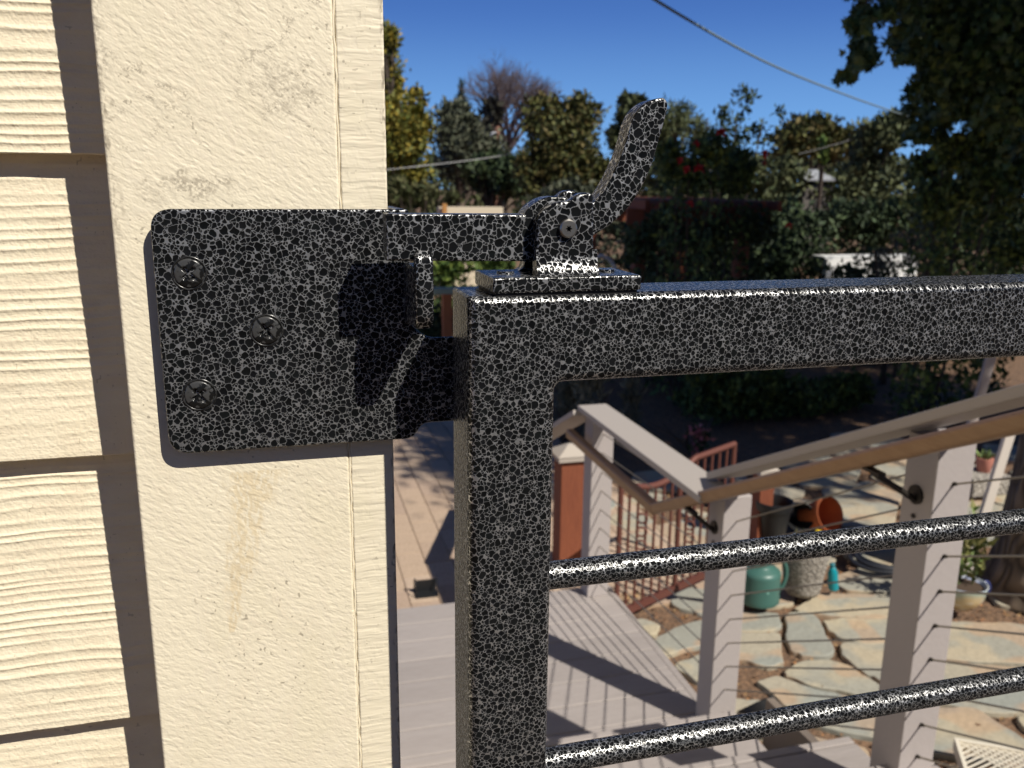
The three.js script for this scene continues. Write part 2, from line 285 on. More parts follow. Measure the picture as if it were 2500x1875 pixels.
// ---------------------------------------------------------------- the gate with its latch
{
  const gate = thing('metal_gate', 'hammered black and silver metal gate with round crossbars and a lever latch', 'gate', [0.0322, 0, 0.062], 0.0115);
  const W = 1.02, Hh = 0.93, T = 0.0467;
  { // square tube frame, welded corners, edges rolled
    const s = new THREE.Shape(); s.moveTo(0.0012, 0); s.lineTo(W, 0); s.lineTo(W, -Hh); s.lineTo(0, -Hh); s.lineTo(0, -0.0012); s.closePath();
    const hole = roundPoly([[T, -T], [T, -Hh + T], [W - T, -Hh + T], [W - T, -T]], 0.0055); s.holes.push(hole);
    part('frame', boxUV(plate(s, T, 0.0056, { seg: 6 }), HT * 1.06), hammer, gate);
  }
  for (let k = 0; k < 7; k++) {
    const y = k === 0 ? -0.1645 : -0.2877 - (k - 1) * 0.1232; if (y < -Hh + T + 0.03) break;
    const r = 0.0081, len = W - 2 * T + 0.002, g = new THREE.CylinderGeometry(r, r, len, 40, 1, true), uv = g.attributes.uv;
    for (let i = 0; i < uv.count; i++) uv.setXY(i, uv.getY(i) * len / (HT * 0.94) + k * 0.37, uv.getX(i) * 2 * Math.PI * r / (HT * 0.94) + k * 0.21);
    g.rotateZ(Math.PI / 2); g.translate(W / 2, y, -T / 2 + 0.006); const bar = part('crossbar', g, hammer, gate);
    const wl = new THREE.TorusGeometry(r + 0.0006, 0.0013, 8, 36); wl.rotateY(Math.PI / 2); wl.translate(T + 0.0006, y, -T / 2 + 0.006); part('weld_bead', boxUV(wl, HT), hammer, bar);
  }
  const latch = new THREE.Group(); latch.name = 'latch'; gate.add(latch);
  { // base plate, its front foot swept up into the front cheek
    const z0 = -0.0012;
    part('base', boxUV(crease(new RoundedBoxGeometry(0.0805, 0.0079, 0.0415, 4, 0.0013).translate(0.0527, 0.0012 + 0.00395, z0 - 0.02075)), HT * 1.35, 0.05), hammer, latch);
    part('gap_shade', box(0.077, 0.002, 0.038, 0.0527, 0.0004, z0 - 0.0207), std(0.01, 0.01, 0.01, 0.5), latch);  // black sheet painting in the shade of the gap under the base
    const cheek = (grow, tall) => {
      const o = roundPoly([[0.0372 - grow, 0.006], [0.0372 - grow, 0.0405], [0.0455, 0.0460 + tall], [0.0555, 0.0472 + tall], [0.0595, 0.0508 + tall], [0.0672, 0.0510 + tall], [0.0688 + grow * 0.4, 0.006]], [0.0005, 0.0075, 0.005, 0.004, 0.004, 0.003, 0.0005]);
      return plate(o, 0.0085, 0.0015, { seg: 4 });
    };
    part('front_cheek', boxUV(crease(cheek(0, 0).translate(0, 0, -0.0080)), HT * 1.55, 0.11, 0.02), hammer, latch);
    part('rear_cheek', boxUV(crease(cheek(0.0, 0.001).translate(0, 0, -0.0318)), HT * 1.5), hammer, latch);
    // concave sweep at the cheeks' feet: front and sides
    const fillet = (x0, x1, zf, dir) => { // profile in (z, y)
      const s = new THREE.Shape(), d = 0.0068, hh = 0.0135; s.moveTo(0, 0); s.lineTo(d * dir, 0); for (let k = 1; k <= 14; k++) { const f = Math.PI / 2 * (1 - k / 14); s.lineTo(dir * (d - d * Math.cos(f)), hh - hh * Math.sin(f)); } s.closePath();
      const g = new THREE.ExtrudeGeometry(s, { depth: x1 - x0, bevelEnabled: false, curveSegments: 10 }); g.rotateY(Math.PI / 2); g.scale(1, 1, -1); g.translate(x0, 0.0089, zf); return g;
    };
    const flip = g => { const ix = g.index; const n = g.toNonIndexed ? (ix ? g.toNonIndexed() : g) : g; const p = n.attributes.position.array; for (let i = 0; i < p.length; i += 9) for (let k = 0; k < 3; k++) { const a = p[i + 3 + k]; p[i + 3 + k] = p[i + 6 + k]; p[i + 6 + k] = a; } n.computeVertexNormals(); return n; };
    part('foot_sweep', boxUV(crease(flip(fillet(0.0368, 0.0702, -0.0082, 1)), 30), HT * 1.2), hammer, latch);
    const side = (x, dir, za, zb) => { const s = new THREE.Shape(), r = 0.0052; s.moveTo(0, 0); s.lineTo(r * dir, 0); s.absarc(r * dir, r, r, -Math.PI / 2, dir > 0 ? -Math.PI : 0, dir > 0); s.lineTo(0, r); s.closePath(); const g = new THREE.ExtrudeGeometry(s, { depth: zb - za, bevelEnabled: false, curveSegments: 8 }); g.translate(x, 0.0089, za); return g; };
    part('foot_sweep', boxUV(crease(side(0.0684, 1, -0.0160, -0.0084), 30), HT * 1.5), hammer, latch);
    part('foot_sweep', boxUV(crease(side(0.0375, -1, -0.0400, -0.0318), 30), HT * 1.5), hammer, latch);
    part('foot_sweep', boxUV(crease(side(0.0684, 1, -0.0400, -0.0318), 30), HT * 1.5), hammer, latch);
    for (const x of [0.0245, 0.0815]) { const sc = new THREE.CylinderGeometry(0.0044, 0.0047, 0.0012, 24); part('base_screw', boxUV(sc.translate(x, 0.0097, -0.023), HT), hammer, latch); }
  }
  { // rocker: latch bar, cam hump and thumb lever in one casting
    const s = new THREE.Shape();
    s.moveTo(-0.0385, 0.0170); s.lineTo(0.043, 0.0155); s.quadraticCurveTo(0.054, 0.0165, 0.063, 0.0245);
    s.quadraticCurveTo(0.071, 0.0282, 0.0775, 0.0324); s.quadraticCurveTo(0.0872, 0.0382, 0.0932, 0.0468); s.quadraticCurveTo(0.0995, 0.0558, 0.1030, 0.0655);
    s.lineTo(0.1102, 0.0925); s.quadraticCurveTo(0.1114, 0.0982, 0.1078, 0.0996); s.quadraticCurveTo(0.0980, 0.0990, 0.0928, 0.0918); s.quadraticCurveTo(0.0895, 0.0866, 0.0885, 0.0800);
    s.quadraticCurveTo(0.0858, 0.0694, 0.0811, 0.0610); s.quadraticCurveTo(0.0770, 0.0520, 0.0715, 0.0465); s.quadraticCurveTo(0.062, 0.0440, 0.0560, 0.0482); s.quadraticCurveTo(0.0455, 0.0506, 0.0385, 0.0455);
    s.quadraticCurveTo(0.0345, 0.0430, 0.0328, 0.0398); s.lineTo(-0.0385, 0.0402); s.closePath();
    const g = plate(s, 0.0146, 0.0013, { seg: 4, curve: 12, deg: 35 }); part('lever', boxUV(g.translate(0, 0, -0.0168), HT * 1.3, 0.02, 0.09), hammer, latch);
  }
  { // stainless pivot bolt with a star socket
    const steel = std(0.36, 0.345, 0.32, 0.38, { metalness: 1 });
    const prof = [[0, -0.0012], [0.0018, -0.0012], [0.0019, 0.0024], [0.0040, 0.0024], [0.0047, 0.0018], [0.0049, 0.0008], [0.0049, -0.003]].map(p => new THREE.Vector2(p[0], p[1]));
    const g = new THREE.LatheGeometry(prof, 48); g.rotateX(Math.PI / 2); const b = part('pivot_bolt', crease(g, 30), steel, latch); b.position.set(0.0533, 0.0330, -0.0078);
    const star = new THREE.Shape(); for (let i = 0; i <= 48; i++) { const a = i / 48 * 6.28318, r = 0.00135 + 0.0004 * Math.cos(6 * a); if (i) star.lineTo(r * Math.cos(a), r * Math.sin(a)); else star.moveTo(r, 0); }
    const ring = new THREE.Shape(); ring.absarc(0, 0, 0.0025, 0, Math.PI * 2); ring.holes.push(star);
    part('socket', new THREE.ExtrudeGeometry(ring, { depth: 0.0012, bevelEnabled: false, curveSegments: 24 }).translate(0, 0, 0.0013), steel, b);
  }
}
{ // hinge side, beyond the frame
  const m = sole('hinge_post', box(0.09, 1.35, 0.09, 0, 0, 0, 0.003), std(0.36, 0.31, 0.27, 0.6), 'taupe post carrying the far side of the metal gate', 'post', null, [1.155, -0.295, 0.02]); void m;
}

// ---------------------------------------------------------------- decks, stairs
const GY = -2.07, LY = -1.89; // ground and landing heights
function boardTex(base, vary, stretch = 10) {
  const map = tex(512, 256, (i, j, u, v) => { const n = noise(u * 12, v * 90, 12, 90), m = noise(u * 6, v * 20 + 3, 6, 20), k = noise(u * 40, v * 120, 40, 120); return mixc(base, vary, 0.45 * n + 0.35 * m + 0.2 * k); });
  const bump = tex(512, 256, (i, j, u, v) => 0.6 * noise(u * 14, v * 100, 14, 100) + 0.4 * noise(u * 50, v * 128, 50, 128), false);
  return [map, bump];
}
const [deckMap, deckBump] = boardTex([0.375, 0.335, 0.32], [0.30, 0.265, 0.25]);
const deckMats = [1, 0.94, 1.04].map(k => new THREE.MeshStandardMaterial({ map: deckMap, bumpMap: deckBump, bumpScale: 0.0006, roughness: 0.72, color: L(k, k, k) }));
const boardGeo = (w, h, d, r = 0.004) => boxUV(crease(new RoundedBoxGeometry(w, h, d, 2, r)), 0.5);
{ // upper deck the photograph is taken from
  const darkDeck = std(0.075, 0.047, 0.028, 0.8), t = thing('upper_deck', 'upper deck of dark brown boards in front of the gate', 'deck', [0, -0.97, 0]);
  for (let k = 0; k < 14; k++) { const m = part('deck_board', boardGeo(3.9, 0.025, 0.1465), darkDeck, t); m.position.set(0.35, -0.0125, -0.18 + k * 0.1525); }
  part('rim_joist', box(3.9, 0.24, 0.04, 0.35, -0.147, -0.23), darkDeck, t);
}
{ // landing
  const t = thing('stair_landing', 'low landing of grey composite boards crossed by thin cable shadows', 'deck', [0, LY, 0]);
  const z0 = -3.185, n = 11;
  for (let k = 0; k < n; k++) { const m = part('deck_board', boardGeo(1.352, 0.025, 0.1482), deckMats[(k * 2 + (k >> 1)) % 3], t); m.position.set(0.716, -0.0125, z0 + 0.075 + k * 0.1528); }
  part('edge_board', boardGeo(0.03, 0.17, 1.68), deckMats[1], t).position.set(1.4085, -0.0875, -2.345);
  part('edge_board', boardGeo(1.36, 0.15, 0.03), deckMats[1], t).position.set(0.716, -0.1, z0 - 0.018);
}
{ // flight down from the upper deck
  const t = thing('stair_flight', 'flight of grey composite steps rising from the landing', 'stairs', [0, 0, 0]);
  const steps = [[-1.72, -1.870, 1.37], [-1.57, -1.470, 1.525], [-1.42, -1.166, 1.53], [-1.27, -0.862, 1.53], [-1.12, -0.558, 1.53]];
  steps.forEach(([y, z, xr], k) => {
    const x0 = 0.04, zn = k < 4 ? steps[k + 1][1] : -0.25, w = xr - x0, d = zn - z + 0.03, a = 0.03;
    const nose = part('nosing', boardGeo(w, 0.026, a), deckMats[(k + 2) % 3], t); nose.position.set(x0 + w / 2, y - 0.013, z + a / 2);
    for (let q = 0; q < 2; q++) { const bw = (d - a - 0.008) / 2; const m = part('tread_board', boardGeo(w, 0.025, bw - 0.004), deckMats[(k + q) % 3], t); m.position.set(x0 + w / 2, y - 0.0125, z + a + 0.004 + bw * (q + 0.5)); }
    const below = k ? steps[k - 1][0] : LY; part('riser', box(w - 0.02, y - below - 0.029, 0.018, x0 + w / 2, (y + below) / 2 - 0.0125, z + 0.03), deckMats[1], t);
  });
  const st = [[-1.93, LY - 0.16], [-1.93, -1.74], [-1.55, -1.72], [-0.27, -1.05], [-0.27, -1.45], [-1.5, GY + 0.02]].map(p => [-p[0], p[1]]);
  const g = plate(st, 0.032, 0.002); g.rotateY(Math.PI / 2); part('stringer', boxUV(crease(g.translate(1.565, 0, 0)), 0.5), std(0.21, 0.17, 0.14, 0.7), t);
}
// ---------------------------------------------------------------- cable railing beside the stairs
{
  const t = thing('cable_railing', 'taupe stair railing with flat cap, thin cables and brown wooden handrail', 'railing');
  const sleeve = (() => { const b = tex(128, 256, (i, j, u, v) => noise(u * 50, v * 50, 50, 50), false); return new THREE.MeshStandardMaterial({ color: L(0.40, 0.36, 0.35), roughness: 0.6, bumpMap: b, bumpScale: 0.0003 }); })();
  const capM = new THREE.MeshStandardMaterial({ color: L(0.39, 0.35, 0.32), map: null, roughness: 0.62, bumpMap: deckBump, bumpScale: 0.0004 });
  const wood = (() => { const [m, b] = boardTex([0.36, 0.22, 0.115], [0.27, 0.155, 0.075]); return new THREE.MeshStandardMaterial({ map: m, bumpMap: b, bumpScale: 0.0003, roughness: 0.45 }); })();
  const wire = std(0.30, 0.27, 0.22, 0.45, { metalness: 0.7 }), iron = std(0.035, 0.03, 0.025, 0.5, { metalness: 0.5 });
  const S = 0.105;
  const A = { x: 1.27, z: -3.08, y0: LY, y1: -0.985 }, B = { x: 1.3485, z: -1.993, y0: LY, y1: -0.985 }, Cc = { x: 1.4017, z: -1.121, y0: -1.57, y1: -0.53 }, Dn = { x: 1.452, z: -0.25, y0: -0.97, y1: -0.09 };
  for (const p of [A, B, Cc, Dn]) part('post', boxUV(crease(new RoundedBoxGeometry(S, p.y1 - p.y0, S, 2, 0.004)), 0.4).translate(p.x + S / 2, (p.y0 + p.y1) / 2, p.z - S / 2), sleeve, t);
  const capY = 0.026, mid = p => p.x + S / 2;
  // level cap over the landing
  part('cap_rail', boxUV(beam(new V3(1.292, -0.966, -3.16), new V3(1.302, -0.966, -1.95), 0.142, capY, 0.004), 0.5), capM, t);
  // sloping cap up the flight
  const sl0 = new V3(1.395, -0.945, -2.09), sl1 = new V3(1.435, -0.042, -0.25);
  part('cap_rail', boxUV(beam(sl0.clone().setY(sl0.y + 0.006), sl1.clone().setY(sl1.y + 0.006), 0.14, 0.027, 0.004), 0.5), capM, t);
  // short cap stepping down from the landing
  part('cap_rail', boxUV(beam(new V3(1.262, -0.985, -3.15), new V3(1.22, -1.62, -4.42), 0.13, capY, 0.004), 0.5), capM, t);
  part('post', boxUV(crease(new RoundedBoxGeometry(0.09, 0.44, 0.09, 2, 0.004)), 0.4).translate(1.22, -1.85, -4.38), sleeve, t);
  // handrail: level, then up
  const h0 = new V3(1.205, -1.102, -3.22), h1 = new V3(1.25, -1.145, -2.315), h2 = new V3(1.29, -0.136, -0.30);
  part('handrail', boxUV(beam(h0, h1, 0.04, 0.046, 0.012), 0.4), wood, t);
  const hr = part('handrail', boxUV(beam(h1.clone().add(new V3(0, 0, -0.018)), h2, 0.038, 0.042, 0.012), 0.4), wood, t);
  const along = (z) => h1.clone().lerp(h2, (z - h1.z) / (h2.z - h1.z));
  for (const [p, hy] of [[B, along(B.z - 0.06)], [Cc, along(Cc.z - 0.06)]]) {
    const g = merge([rod(new V3(p.x, hy.y - 0.115, p.z - 0.055), new V3(hy.x, hy.y - 0.035, p.z - 0.055), 0.008, 0.008), rod(new V3(p.x, hy.y - 0.1, p.z - 0.055), new V3(p.x - 0.006, hy.y - 0.1, p.z - 0.055), 0.024, 0.024, 20), box(0.022, 0.008, 0.06, hy.x, hy.y - 0.03, p.z - 0.055), rod(new V3(p.x - 0.001, hy.y - 0.155, p.z - 0.055), new V3(p.x - 0.005, hy.y - 0.155, p.z - 0.055), 0.006, 0.006, 10)]);
    part('handrail_bracket', g, iron, t);
  }
  void hr;
  // cables and their end fittings
  for (let k = 0; k < 9; k++) {
    const dy = k * 0.0925, yb = -1.075 - dy, yc = -0.636 - dy, yd = -0.295 - dy;
    if (yb > LY + 0.03) {
      const g = rod(new V3(mid(A), yb, A.z), new V3(mid(B), yb, B.z - S), 0.0026, 0.0026, 6); part('cable', g, wire, t);
      if (yc > -1.5) part('cable', rod(new V3(mid(B), yb, B.z), new V3(mid(Cc), yc, Cc.z - S), 0.0026, 0.0026, 6), wire, t);
    }
    if (yc > -1.42) { part('cable', rod(new V3(mid(Cc), yc, Cc.z), new V3(mid(Dn), yd, Dn.z - S), 0.0026, 0.0026, 6), wire, t); part('cable_fitting', rod(new V3(mid(Cc), yc, Cc.z - 0.002), new V3(mid(Cc) + 0.0002, yc + 0.004, Cc.z + 0.009), 0.0058, 0.0042, 12), iron, t); }
  }
}

// ---------------------------------------------------------------- ground
const soilMap = tex(1024, 1024, (i, j, u, v) => { const a = noise(u * 24, v * 24, 24, 24), b = noise(u * 180, v * 180, 180, 180), c = noise(u * 70, v * 70, 70, 70); let q = mixc([0.11, 0.066, 0.042], [0.20, 0.12, 0.072], 0.5 * a + 0.5 * c); return mixc(q, b > 0.72 ? [0.30, 0.17, 0.09] : [0.05, 0.04, 0.026], b > 0.72 ? 0.6 : b < 0.25 ? 0.5 : 0); });
const soilBump = tex(512, 512, (i, j, u, v) => 0.5 * noise(u * 90, v * 90, 90, 90) + 0.5 * noise(u * 30, v * 30, 30, 30), false);
{
  const g = new THREE.PlaneGeometry(260, 260, 1, 1); g.rotateX(-Math.PI / 2); const uv = g.attributes.uv; for (let i = 0; i < uv.count; i++) uv.setXY(i, uv.getX(i) * 200, uv.getY(i) * 200);
  const m = structure('ground', g, new THREE.MeshStandardMaterial({ map: soilMap, bumpMap: soilBump, bumpScale: 0.012, roughness: 0.95 })); m.position.set(0, GY - 0.022, -60);
}
{ // tan paver path beyond the landing, laid in running bond
  const path = new THREE.Group(); path.name = 'paver_path'; path.userData = { kind: 'structure', label: 'tan paver path running away beside the house' }; scene.add(path);
  const bed = new THREE.Mesh(new THREE.BoxGeometry(4.05, 0.02, 11), std(0.34, 0.235, 0.15, 0.95)); bed.name = 'sand_bed'; bed.position.set(0.12, GY - 0.0245, -8.76); bed.receiveShadow = true; path.add(bed);
  const maps = [[0.49, 0.365, 0.265], [0.455, 0.335, 0.245], [0.52, 0.395, 0.295], [0.44, 0.325, 0.245]].map(c => new THREE.MeshStandardMaterial({ roughness: 0.9, map: tex(64, 64, (i, j, u, v) => mixc(c, mixc(c, [0.2, 0.13, 0.08], 0.45), noise(u * 22, v * 22, 22, 22) * 0.7)) }));
  const geo = crease(new RoundedBoxGeometry(0.149, 0.05, 0.299, 1, 0.004));
  for (let c = 0; c < 17; c++) for (let r = 0; r < 17; r++) {
    const x = -0.35 + c * 0.152, z = -3.42 - r * 0.302 - (c % 2) * 0.151; if (x > 1.25 && z > -3.36) continue;
    const m = part('paver', geo, maps[Math.floor(rnd() * 4)], path); m.position.set(x, GY - 0.026 + rr(-0.0015, 0.0015), z);
  }
}
{ // flagstone patio: the stones in view follow the photograph, the rest fill in around them
  const patio = new THREE.Group(); patio.name = 'flagstone_patio'; patio.userData = { kind: 'structure', label: 'irregular tan and grey flagstones set in brown leaf litter' }; scene.add(patio);
  const cols = [[[0.44, 0.385, 0.28], [0.31, 0.31, 0.27]], [[0.36, 0.345, 0.285], [0.46, 0.40, 0.285]], [[0.47, 0.40, 0.285], [0.34, 0.325, 0.27]], [[0.31, 0.32, 0.285], [0.41, 0.365, 0.28]]];
  const mats = cols.map(([a, b], k) => new THREE.MeshStandardMaterial({ roughness: 0.85, bumpScale: 0.005, bumpMap: tex(256, 256, (i, j, u, v) => 0.6 * noise(u * 10, v * 10, 10, 10) + 0.4 * noise(u * 40, v * 40, 40, 40), false), map: tex(256, 256, (i, j, u, v) => { let c = mixc(a, b, sstep(0.35, 0.65, noise(u * 5 + k, v * 5, 5, 5) * 0.65 + noise(u * 16, v * 16, 16, 16) * 0.35)); const r = sstep(0.62, 0.8, noise(u * 7 + 3, v * 7, 7, 7)); c = mixc(c, [0.50, 0.30, 0.17], 0.45 * r); return mixc(c, mixc(c, [0.1, 0.09, 0.07], 0.5), noise(u * 90, v * 90, 90, 90) * 0.4); }) }));
  const Z = (x, y) => [1300 + x / 1.843, 1250 + y / 1.843];
  const traced = [
    [[1138, 480], [1165, 455], [1215, 450], [1270, 470], [1310, 530], [1352, 612], [1335, 640], [1210, 640], [1165, 622], [1140, 550]],
    [[1310, 492], [1400, 477], [1580, 485], [1760, 500], [1750, 580], [1480, 592], [1375, 562], [1335, 530]],
    [[1190, 432], [1300, 362], [1600, 372], [1760, 400], [1760, 482], [1400, 466], [1240, 452]],
    [[860, 545], [1110, 545], [1125, 680], [1060, 692], [930, 660], [840, 640]],
    [[880, 440], [1105, 455], [1120, 505], [1060, 532], [870, 528]],
    [[1140, 722], [1200, 682], [1330, 667], [1440, 702], [1545, 772], [1640, 840], [1560, 850], [1390, 802], [1260, 782], [1160, 742]],
    [[1398, 592], [1570, 592], [1740, 600], [1700, 800], [1560, 755], [1480, 710], [1393, 642]],
    [[1015, 765], [1110, 740], [1220, 782], [1350, 812], [1540, 855], [1640, 880], [1620, 1040], [1300, 960], [1190, 900], [1120, 850]],
    [[530, 582], [640, 522], [750, 490], [850, 470], [830, 560], [745, 602], [590, 642]],
    [[640, 690], [740, 642], [850, 660], [830, 780], [735, 760]],
    [[1880, 500], [2130, 500], [2330, 540], [2330, 690], [2000, 672], [1760, 640], [1770, 540]],
    [[1750, 660], [2010, 690], [2330, 715], [2340, 880], [2100, 900], [1800, 850], [1720, 800]],
    [[1800, 880], [1990, 880], [2160, 990], [2300, 1080], [2000, 1120], [1720, 1060], [1680, 940]],
    [[2180, 920], [2340, 900], [2480, 1000], [2500, 1150], [2330, 1080]],
    [[1330, 300], [1480, 250], [1640, 270], [1780, 330], [1770, 390], [1610, 362], [1420, 350]],
    [[1560, 150], [1700, 120], [1830, 180], [1800, 300], [1650, 255]],
    [[1230, 1000], [1500, 1060], [1560, 1200], [1250, 1180], [1150, 1060]],
  ].map(p => p.map(q => { const w = atY(...Z(...q), GY); return [w.x, w.z]; }));
  const far = [[[1905, 1130], [2010, 1110], [2100, 1150], [2080, 1190], [1960, 1185]], [[2010, 1195], [2120, 1175], [2200, 1210], [2180, 1290], [2060, 1280]], [[2030, 1060], [2150, 1050], [2230, 1085], [2130, 1120], [2030, 1105]], [[2060, 1295], [2180, 1300], [2210, 1370], [2120, 1385], [2060, 1350]], [[2140, 1135], [2240, 1110], [2300, 1150], [2230, 1195], [2130, 1165]]].map(p => p.map(q => { const w = atY(...q, GY); return [w.x, w.z]; }));
  const all = [...traced, ...far];
  const inside = (x, z, p) => { let r = false; for (let i = 0, j = p.length - 1; i < p.length; j = i++) if ((p[i][1] > z) !== (p[j][1] > z) && x < (p[j][0] - p[i][0]) * (z - p[i][1]) / (p[j][1] - p[i][1]) + p[i][0]) r = !r; return r; };
  const distTo = (x, z, p) => Math.min(...p.map((a, i) => { const b = p[(i + 1) % p.length], dx = b[0] - a[0], dz = b[1] - a[1], t = Math.max(0, Math.min(1, ((x - a[0]) * dx + (z - a[1]) * dz) / (dx * dx + dz * dz))); return Math.hypot(x - a[0] - t * dx, z - a[1] - t * dz); }));
  for (let k = 0; k < 2600 && all.length < 150; k++) { // filler stones
    const x = rr(1.45, 6.2), z = rr(-5.1, -0.6); if (z < -3.2 && x < 1.9) continue;
    let r = rr(0.16, 0.32); if (all.some(p => inside(x, z, p))) continue;
    const free = Math.min(...all.map(p => distTo(x, z, p))) - 0.03; if (free < 0.07) continue; r = Math.min(r, free);
    if (x - r < 1.43) continue;
    const n = 6 + Math.floor(rnd() * 3), a0 = rnd() * 6; all.push(Array.from({ length: n }, (_, i) => { const a = a0 + i / n * 6.283 + rr(-0.25, 0.25), q = r * rr(0.82, 1.05); return [x + q * Math.cos(a), z + q * Math.sin(a)]; }));
  }
  all.forEach((p, k) => {
    const cx = p.reduce((a, q) => a + q[0], 0) / p.length, cz = p.reduce((a, q) => a + q[1], 0) / p.length; p = p.map(q => [cx + (q[0] - cx) * 1.05, cz + (q[1] - cz) * 1.05]);
    const rough = []; p.forEach((a, i) => { const b = p[(i + 1) % p.length], n = 3; for (let s = 0; s < n; s++) { const f = s / n, j = s ? 0.012 : 0; rough.push([a[0] + (b[0] - a[0]) * f + rr(-j, j), -(a[1] + (b[1] - a[1]) * f + rr(-j, j))]); } });
    const g = plate(roundPoly(rough, 0.03), 0.04, 0.006, { seg: 2, curve: 2, deg: 50 }); g.rotateX(-Math.PI / 2);
    const m = part('flagstone', boxUV(g, 0.9, k * 0.37, k * 0.21), mats[k % 4], patio); m.position.y = GY + rr(0, 0.006);
  });
}

// ---------------------------------------------------------------- things on the patio
const lathe = (prof, seg = 40) => new THREE.LatheGeometry(prof.map(p => new THREE.Vector2(p[0], p[1])), seg);
{ // watering can
  const p = atY(1866, 1478, GY + 0.04), t = thing('watering_can', 'green plastic watering can on the flagstones beside a stone planter', 'watering can', [p.x, GY + 0.04, p.z - 0.06]);
  const green = std(0.05, 0.135, 0.115, 0.42);
  part('body', lathe([[0, 0], [0.098, 0], [0.104, 0.008], [0.104, 0.036], [0.1015, 0.042], [0.1015, 0.15], [0.098, 0.166], [0.085, 0.178], [0.058, 0.192], [0.052, 0.2], [0.052, 0.214], [0.047, 0.214], [0.046, 0.196]]), green, t);
  part('handle', tube([[0.02, 0.2, 0], [0.06, 0.226, 0.004], [0.115, 0.212, 0.008], [0.142, 0.16, 0.008], [0.142, 0.1, 0.006], [0.122, 0.052, 0.003], [0.095, 0.038, 0]].map(q => new V3(...q)), 0.0115, 40, 12), green, t);
  part('spout', merge([rod(new V3(-0.08, 0.03, 0), new V3(-0.24, 0.215, 0), 0.024, 0.013, 16), rod(new V3(-0.235, 0.209, 0), new V3(-0.272, 0.235, 0), 0.016, 0.034, 20)]), green, t);
  part('pale_mark', new THREE.CircleGeometry(0.006, 16).translate(0, 0, 0), std(0.2, 0.4, 0.34, 0.5), t).position.set(-0.012, 0.088, 0.1017);  // small paler disc on the front of the can
}
const graniteMap = tex(256, 256, (i, j, u, v) => { const a = noise(u * 60, v * 60, 60, 60), b = noise(u * 16, v * 16, 16, 16); return mixc([0.30, 0.27, 0.235], a > 0.6 ? [0.52, 0.48, 0.42] : [0.10, 0.09, 0.08], a > 0.6 ? 0.7 : a < 0.36 ? 0.7 : b * 0.4); });
const graniteBump = tex(256, 256, (i, j, u, v) => 0.6 * noise(u * 30, v * 30, 30, 30) + 0.4 * noise(u * 70, v * 70, 70, 70), false);
const granite = new THREE.MeshStandardMaterial({ map: graniteMap, bumpMap: graniteBump, bumpScale: 0.012, roughness: 0.92 });
const dirt = std(0.07, 0.045, 0.03, 1);
function leafShape(len, wid, bend = 0.2) { // pointed leaf, four faces folded on the midrib, root at the origin, along +y
  const v = [0, 0, 0, -wid / 2, len * 0.42, bend * wid, 0, len * 0.45, 0, wid / 2, len * 0.42, bend * wid, 0, len, -bend * wid * 0.8], g = new THREE.BufferGeometry();
  g.setAttribute('position', new THREE.Float32BufferAttribute(v, 3)); g.setAttribute('uv', new THREE.Float32BufferAttribute([0.5, 0, 0, 0.42, 0.5, 0.45, 1, 0.42, 0.5, 1], 2)); g.setIndex([0, 2, 1, 0, 3, 2, 1, 2, 4, 2, 3, 4]); g.computeVertexNormals(); return g;
}
function lobedLeaf(size) { // five-pointed leaf, gently cupped
  const p = [[0, -0.05], [-0.16, -0.02], [-0.5, -0.12], [-0.3, 0.16], [-0.62, 0.36], [-0.24, 0.4], [0, 0.95], [0.24, 0.4], [0.62, 0.36], [0.3, 0.16], [0.5, -0.12], [0.16, -0.02]], v = [0, 0.2, -0.05], idx = [];
  for (const q of p) v.push(q[0], q[1], 0.12 * Math.hypot(q[0], q[1] - 0.2)); for (let i = 0; i < p.length; i++) idx.push(0, 1 + (i + 1) % p.length, 1 + i);
  const g = new THREE.BufferGeometry(); g.setAttribute('position', new THREE.Float32BufferAttribute(v.map(x => x * size), 3)); g.setIndex(idx); g.computeVertexNormals(); return g;
}
const leafMat = new THREE.MeshStandardMaterial({ color: 0xffffff, roughness: 0.6, side: THREE.DoubleSide });
const farLeafMat = new THREE.MeshStandardMaterial({ color: 0xffffff, roughness: 0.75, side: THREE.DoubleSide });
const QX = new THREE.Quaternion(), MX = new THREE.Matrix4(), EU = new THREE.Euler(), SC = new V3();
function leaves(name, geo, mat, places, palette, parent) { // places: [V3, size, upright]
  const m = new THREE.InstancedMesh(geo, mat, places.length); m.name = name; m.castShadow = m.receiveShadow = true; m.userData.kind = 'stuff'; const c = new THREE.Color();
  places.forEach(([p, s, up = 0], i) => {
    EU.set(rr(-1.6, 1.6) * (1 - up), rr(0, 6.283), rr(-1.6, 1.6) * (1 - up)); QX.setFromEuler(EU); MX.compose(p, QX, SC.set(s, s * rr(0.8, 1.2), s)); m.setMatrixAt(i, MX);
    const a = palette[Math.floor(rnd() * palette.length)], k = rr(0.72, 1.28); c.setRGB(a[0] * k, a[1] * k, a[2] * k); m.setColorAt(i, c);
  });
  parent.add(m); return m;
}
